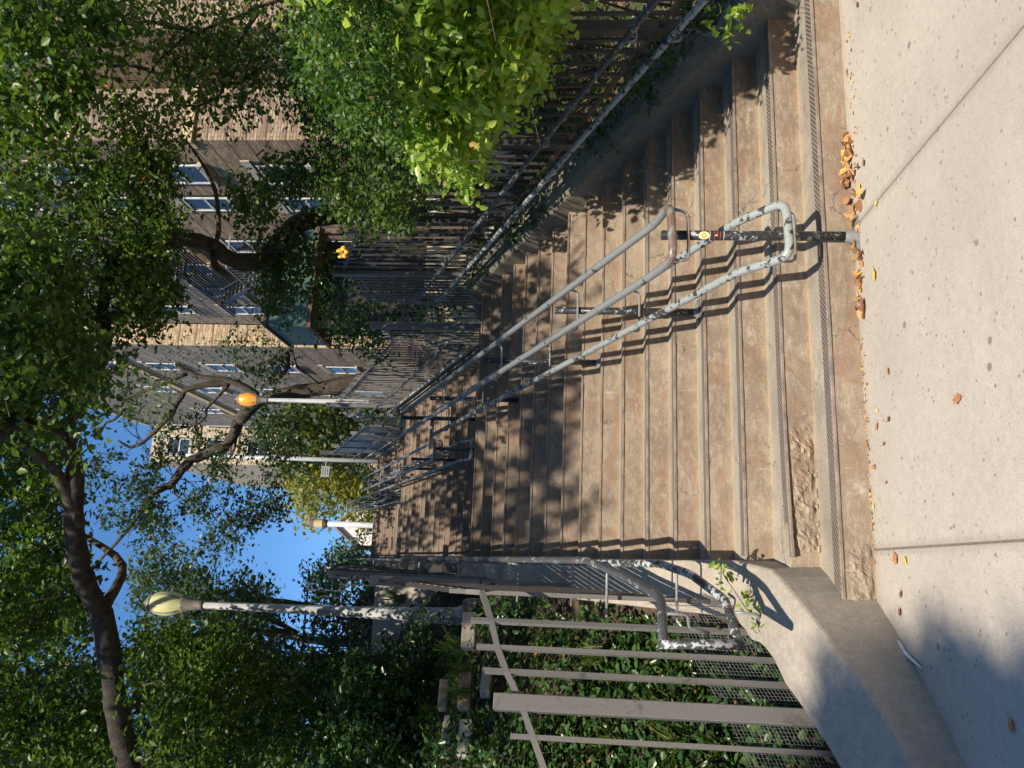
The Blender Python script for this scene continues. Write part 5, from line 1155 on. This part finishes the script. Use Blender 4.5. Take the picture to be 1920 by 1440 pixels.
# ------------------------------------------------------------------ fallen leaves and small things
def flat_leaf(loc, size, mt, label, rz=None, curl=.25):
    n = 9; out = []
    sh = [(-.5, 0), (-.34, .20), (-.12, .26), (-.05, .42), (.12, .24), (.34, .30), (.28, .10), (.5, 0), (.28, -.12), (.32, -.28), (.10, -.22), (-.06, -.38), (-.14, -.24), (-.34, -.18)]
    V = [(0, 0, 0.010)]+[(x*size, y*size, 0.004+curl*size*(abs(y)*1.0+max(0, abs(x)-.25))*RNG.uniform(.3, 1.1)) for x, y in sh]
    F = [(0, i+1, (i+1) % len(sh)+1) for i in range(len(sh))]
    b_ = MB().add(V, F, True); b_.tube([(-.5*size, 0, .008), (-.75*size, .05*size, .012)], .0015, 4)
    o = b_.build('fallen_leaf', mt); o.location = tuple(loc); o.rotation_euler = (random.uniform(-.15, .15), random.uniform(-.15, .15), rz if rz is not None else random.uniform(0, 6.28)); o.location.z += .004
    return tag(o, label, 'leaf', 'fallen leaves on the pavement')
def onZ(px_, py_, z=0.0):
    d = R_*((1440-py_)-720)/FPX - U_*(px_-960)/FPX + F_; s = (z-CAMP[2])/d[2]; return CAMP+d*s
sing = [((1642, 515), .085, 'fly', 'large golden leaf just left of the handrail foot'), ((1625, 993), .085, 'flg', 'big yellow green leaf at the left end of the bottom riser'), ((1798, 748), .07, 'fl', 'lone tan leaf out on the middle of the pavement'),
        ((1682, 1048), .075, 'fl', 'orange brown double leaf beside the pavement joint'), ((1700, 1050), .05, 'fly', 'small orange leaf touching the joint'), ((1692, 1115), .045, 'flb', 'small brown leaf near the kerb wall'), ((1690, 1148), .05, 'flb', 'dark curled leaf by the white strap'),
        ((1668, 696), .045, 'fl', 'small orange leaf under the stained riser'), ((1646, 800), .05, 'fl', 'curled orange leaf in the line along the riser'), ((1669, 786), .045, 'flb', 'brown oval leaf beside the curled one'), ((1641, 876), .05, 'fl', 'pair of thin orange leaves by the riser'),
        ((1610, 655), .04, 'flb', 'reddish leaf leaning on the riser'), ((1614, 350), .06, 'fly', 'yellow leaf on top of the leaf drift'), ((1645, 382), .04, 'flg', 'thin yellow leaf at the slanting joint'), ((1610, 8), .05, 'flb', 'brown leaf at the right end of the pavement'), ((1590, 133), .04, 'fl', 'tan leaf alone on the right of the riser'),
        ((1622, 305), .05, 'flb', 'dark curled leaf right of the drift'), ((1900, 1362), .06, 'fl', 'orange leaf in the shade at the lower left'), ((1647, 770), .03, 'flg', 'tiny green and yellow leaf by the riser'), ((1664, 905), .03, 'fl', 'tiny tan leaf in the row along the riser'), ((1660, 832), .03, 'flb', 'tiny reddish leaf in the row along the riser'), ((1640, 950), .03, 'fly', 'slim orange leaf before the big yellow green one')]
for (p, s_, mt, lb) in sing: flat_leaf(onZ(*p), s_, MT[mt], lb)
# drift of leaves along the riser
P = []
for i in range(92):
    y = RNG.uniform(250, 590); w2 = 14*math.exp(-((y-345)/55)**2)+5; x = 1582+(y-200)*0.085+RNG.normal()*w2*.8+4
    P.append(onZ(x, y)+np.array([0, 0, RNG.uniform(.008, .02+.03*math.exp(-((y-345)/60)**2))]))
P = [p if p[1] < -.02 else np.array([p[0], -.03, p[2]]) for p in P]
o = leaves('leaf_drift', P, 0.066, MT['lf_drift'], up=.8); tag(o, None, None, None, 'stuff')
P = [onZ(1590+y*.045+RNG.normal()*4, y)+np.array([0, 0, .006]) for y in RNG.uniform(60, 1100, 130)]
P = [p if p[1] < -.02 else np.array([p[0], -.03, p[2]]) for p in P]
o = leaves('leaf_crumbs', P, 0.024, MT['lf_drift'], up=2.5); tag(o, None, None, None, 'stuff')
# white strap by the kerb wall
sp = [onZ(1690, 1203), onZ(1700, 1222), onZ(1714, 1236), onZ(1732, 1252)]
o = MB().tube([p+np.array([0, 0, .012]) for p in sp], [0.012, 0.010, 0.008, 0.004], 8).build('plastic_strap', MT['strap']); tag(o, 'white curved plastic strap lying against the kerb wall', 'strap')
# weeds
o = leaves('weed', sprigs(np.array([onZ(1628, 1108)+np.array([0, .0, .02])]), .03, 18, .035), .035, MT['lf_vine']); tag(o, 'small green weed where pavement meets the kerb wall', 'weed')
c = np.array([at(1352, 1062, 4.9), at(1358, 1080, 4.9), at(1352, 1098, 4.85), at(1400, 1142, 4.7), at(1412, 1150, 4.68)])
ivyplant(c, .02, 9, .045, 'few bright ivy leaves creeping over the kerb wall')
c = np.array([at(968, 1053, 9.0), at(958, 1056, 9.0), at(975, 1050, 9)])
ivyplant(c, .05, 18, .06, 'small ivy tuft growing through the left handrail')
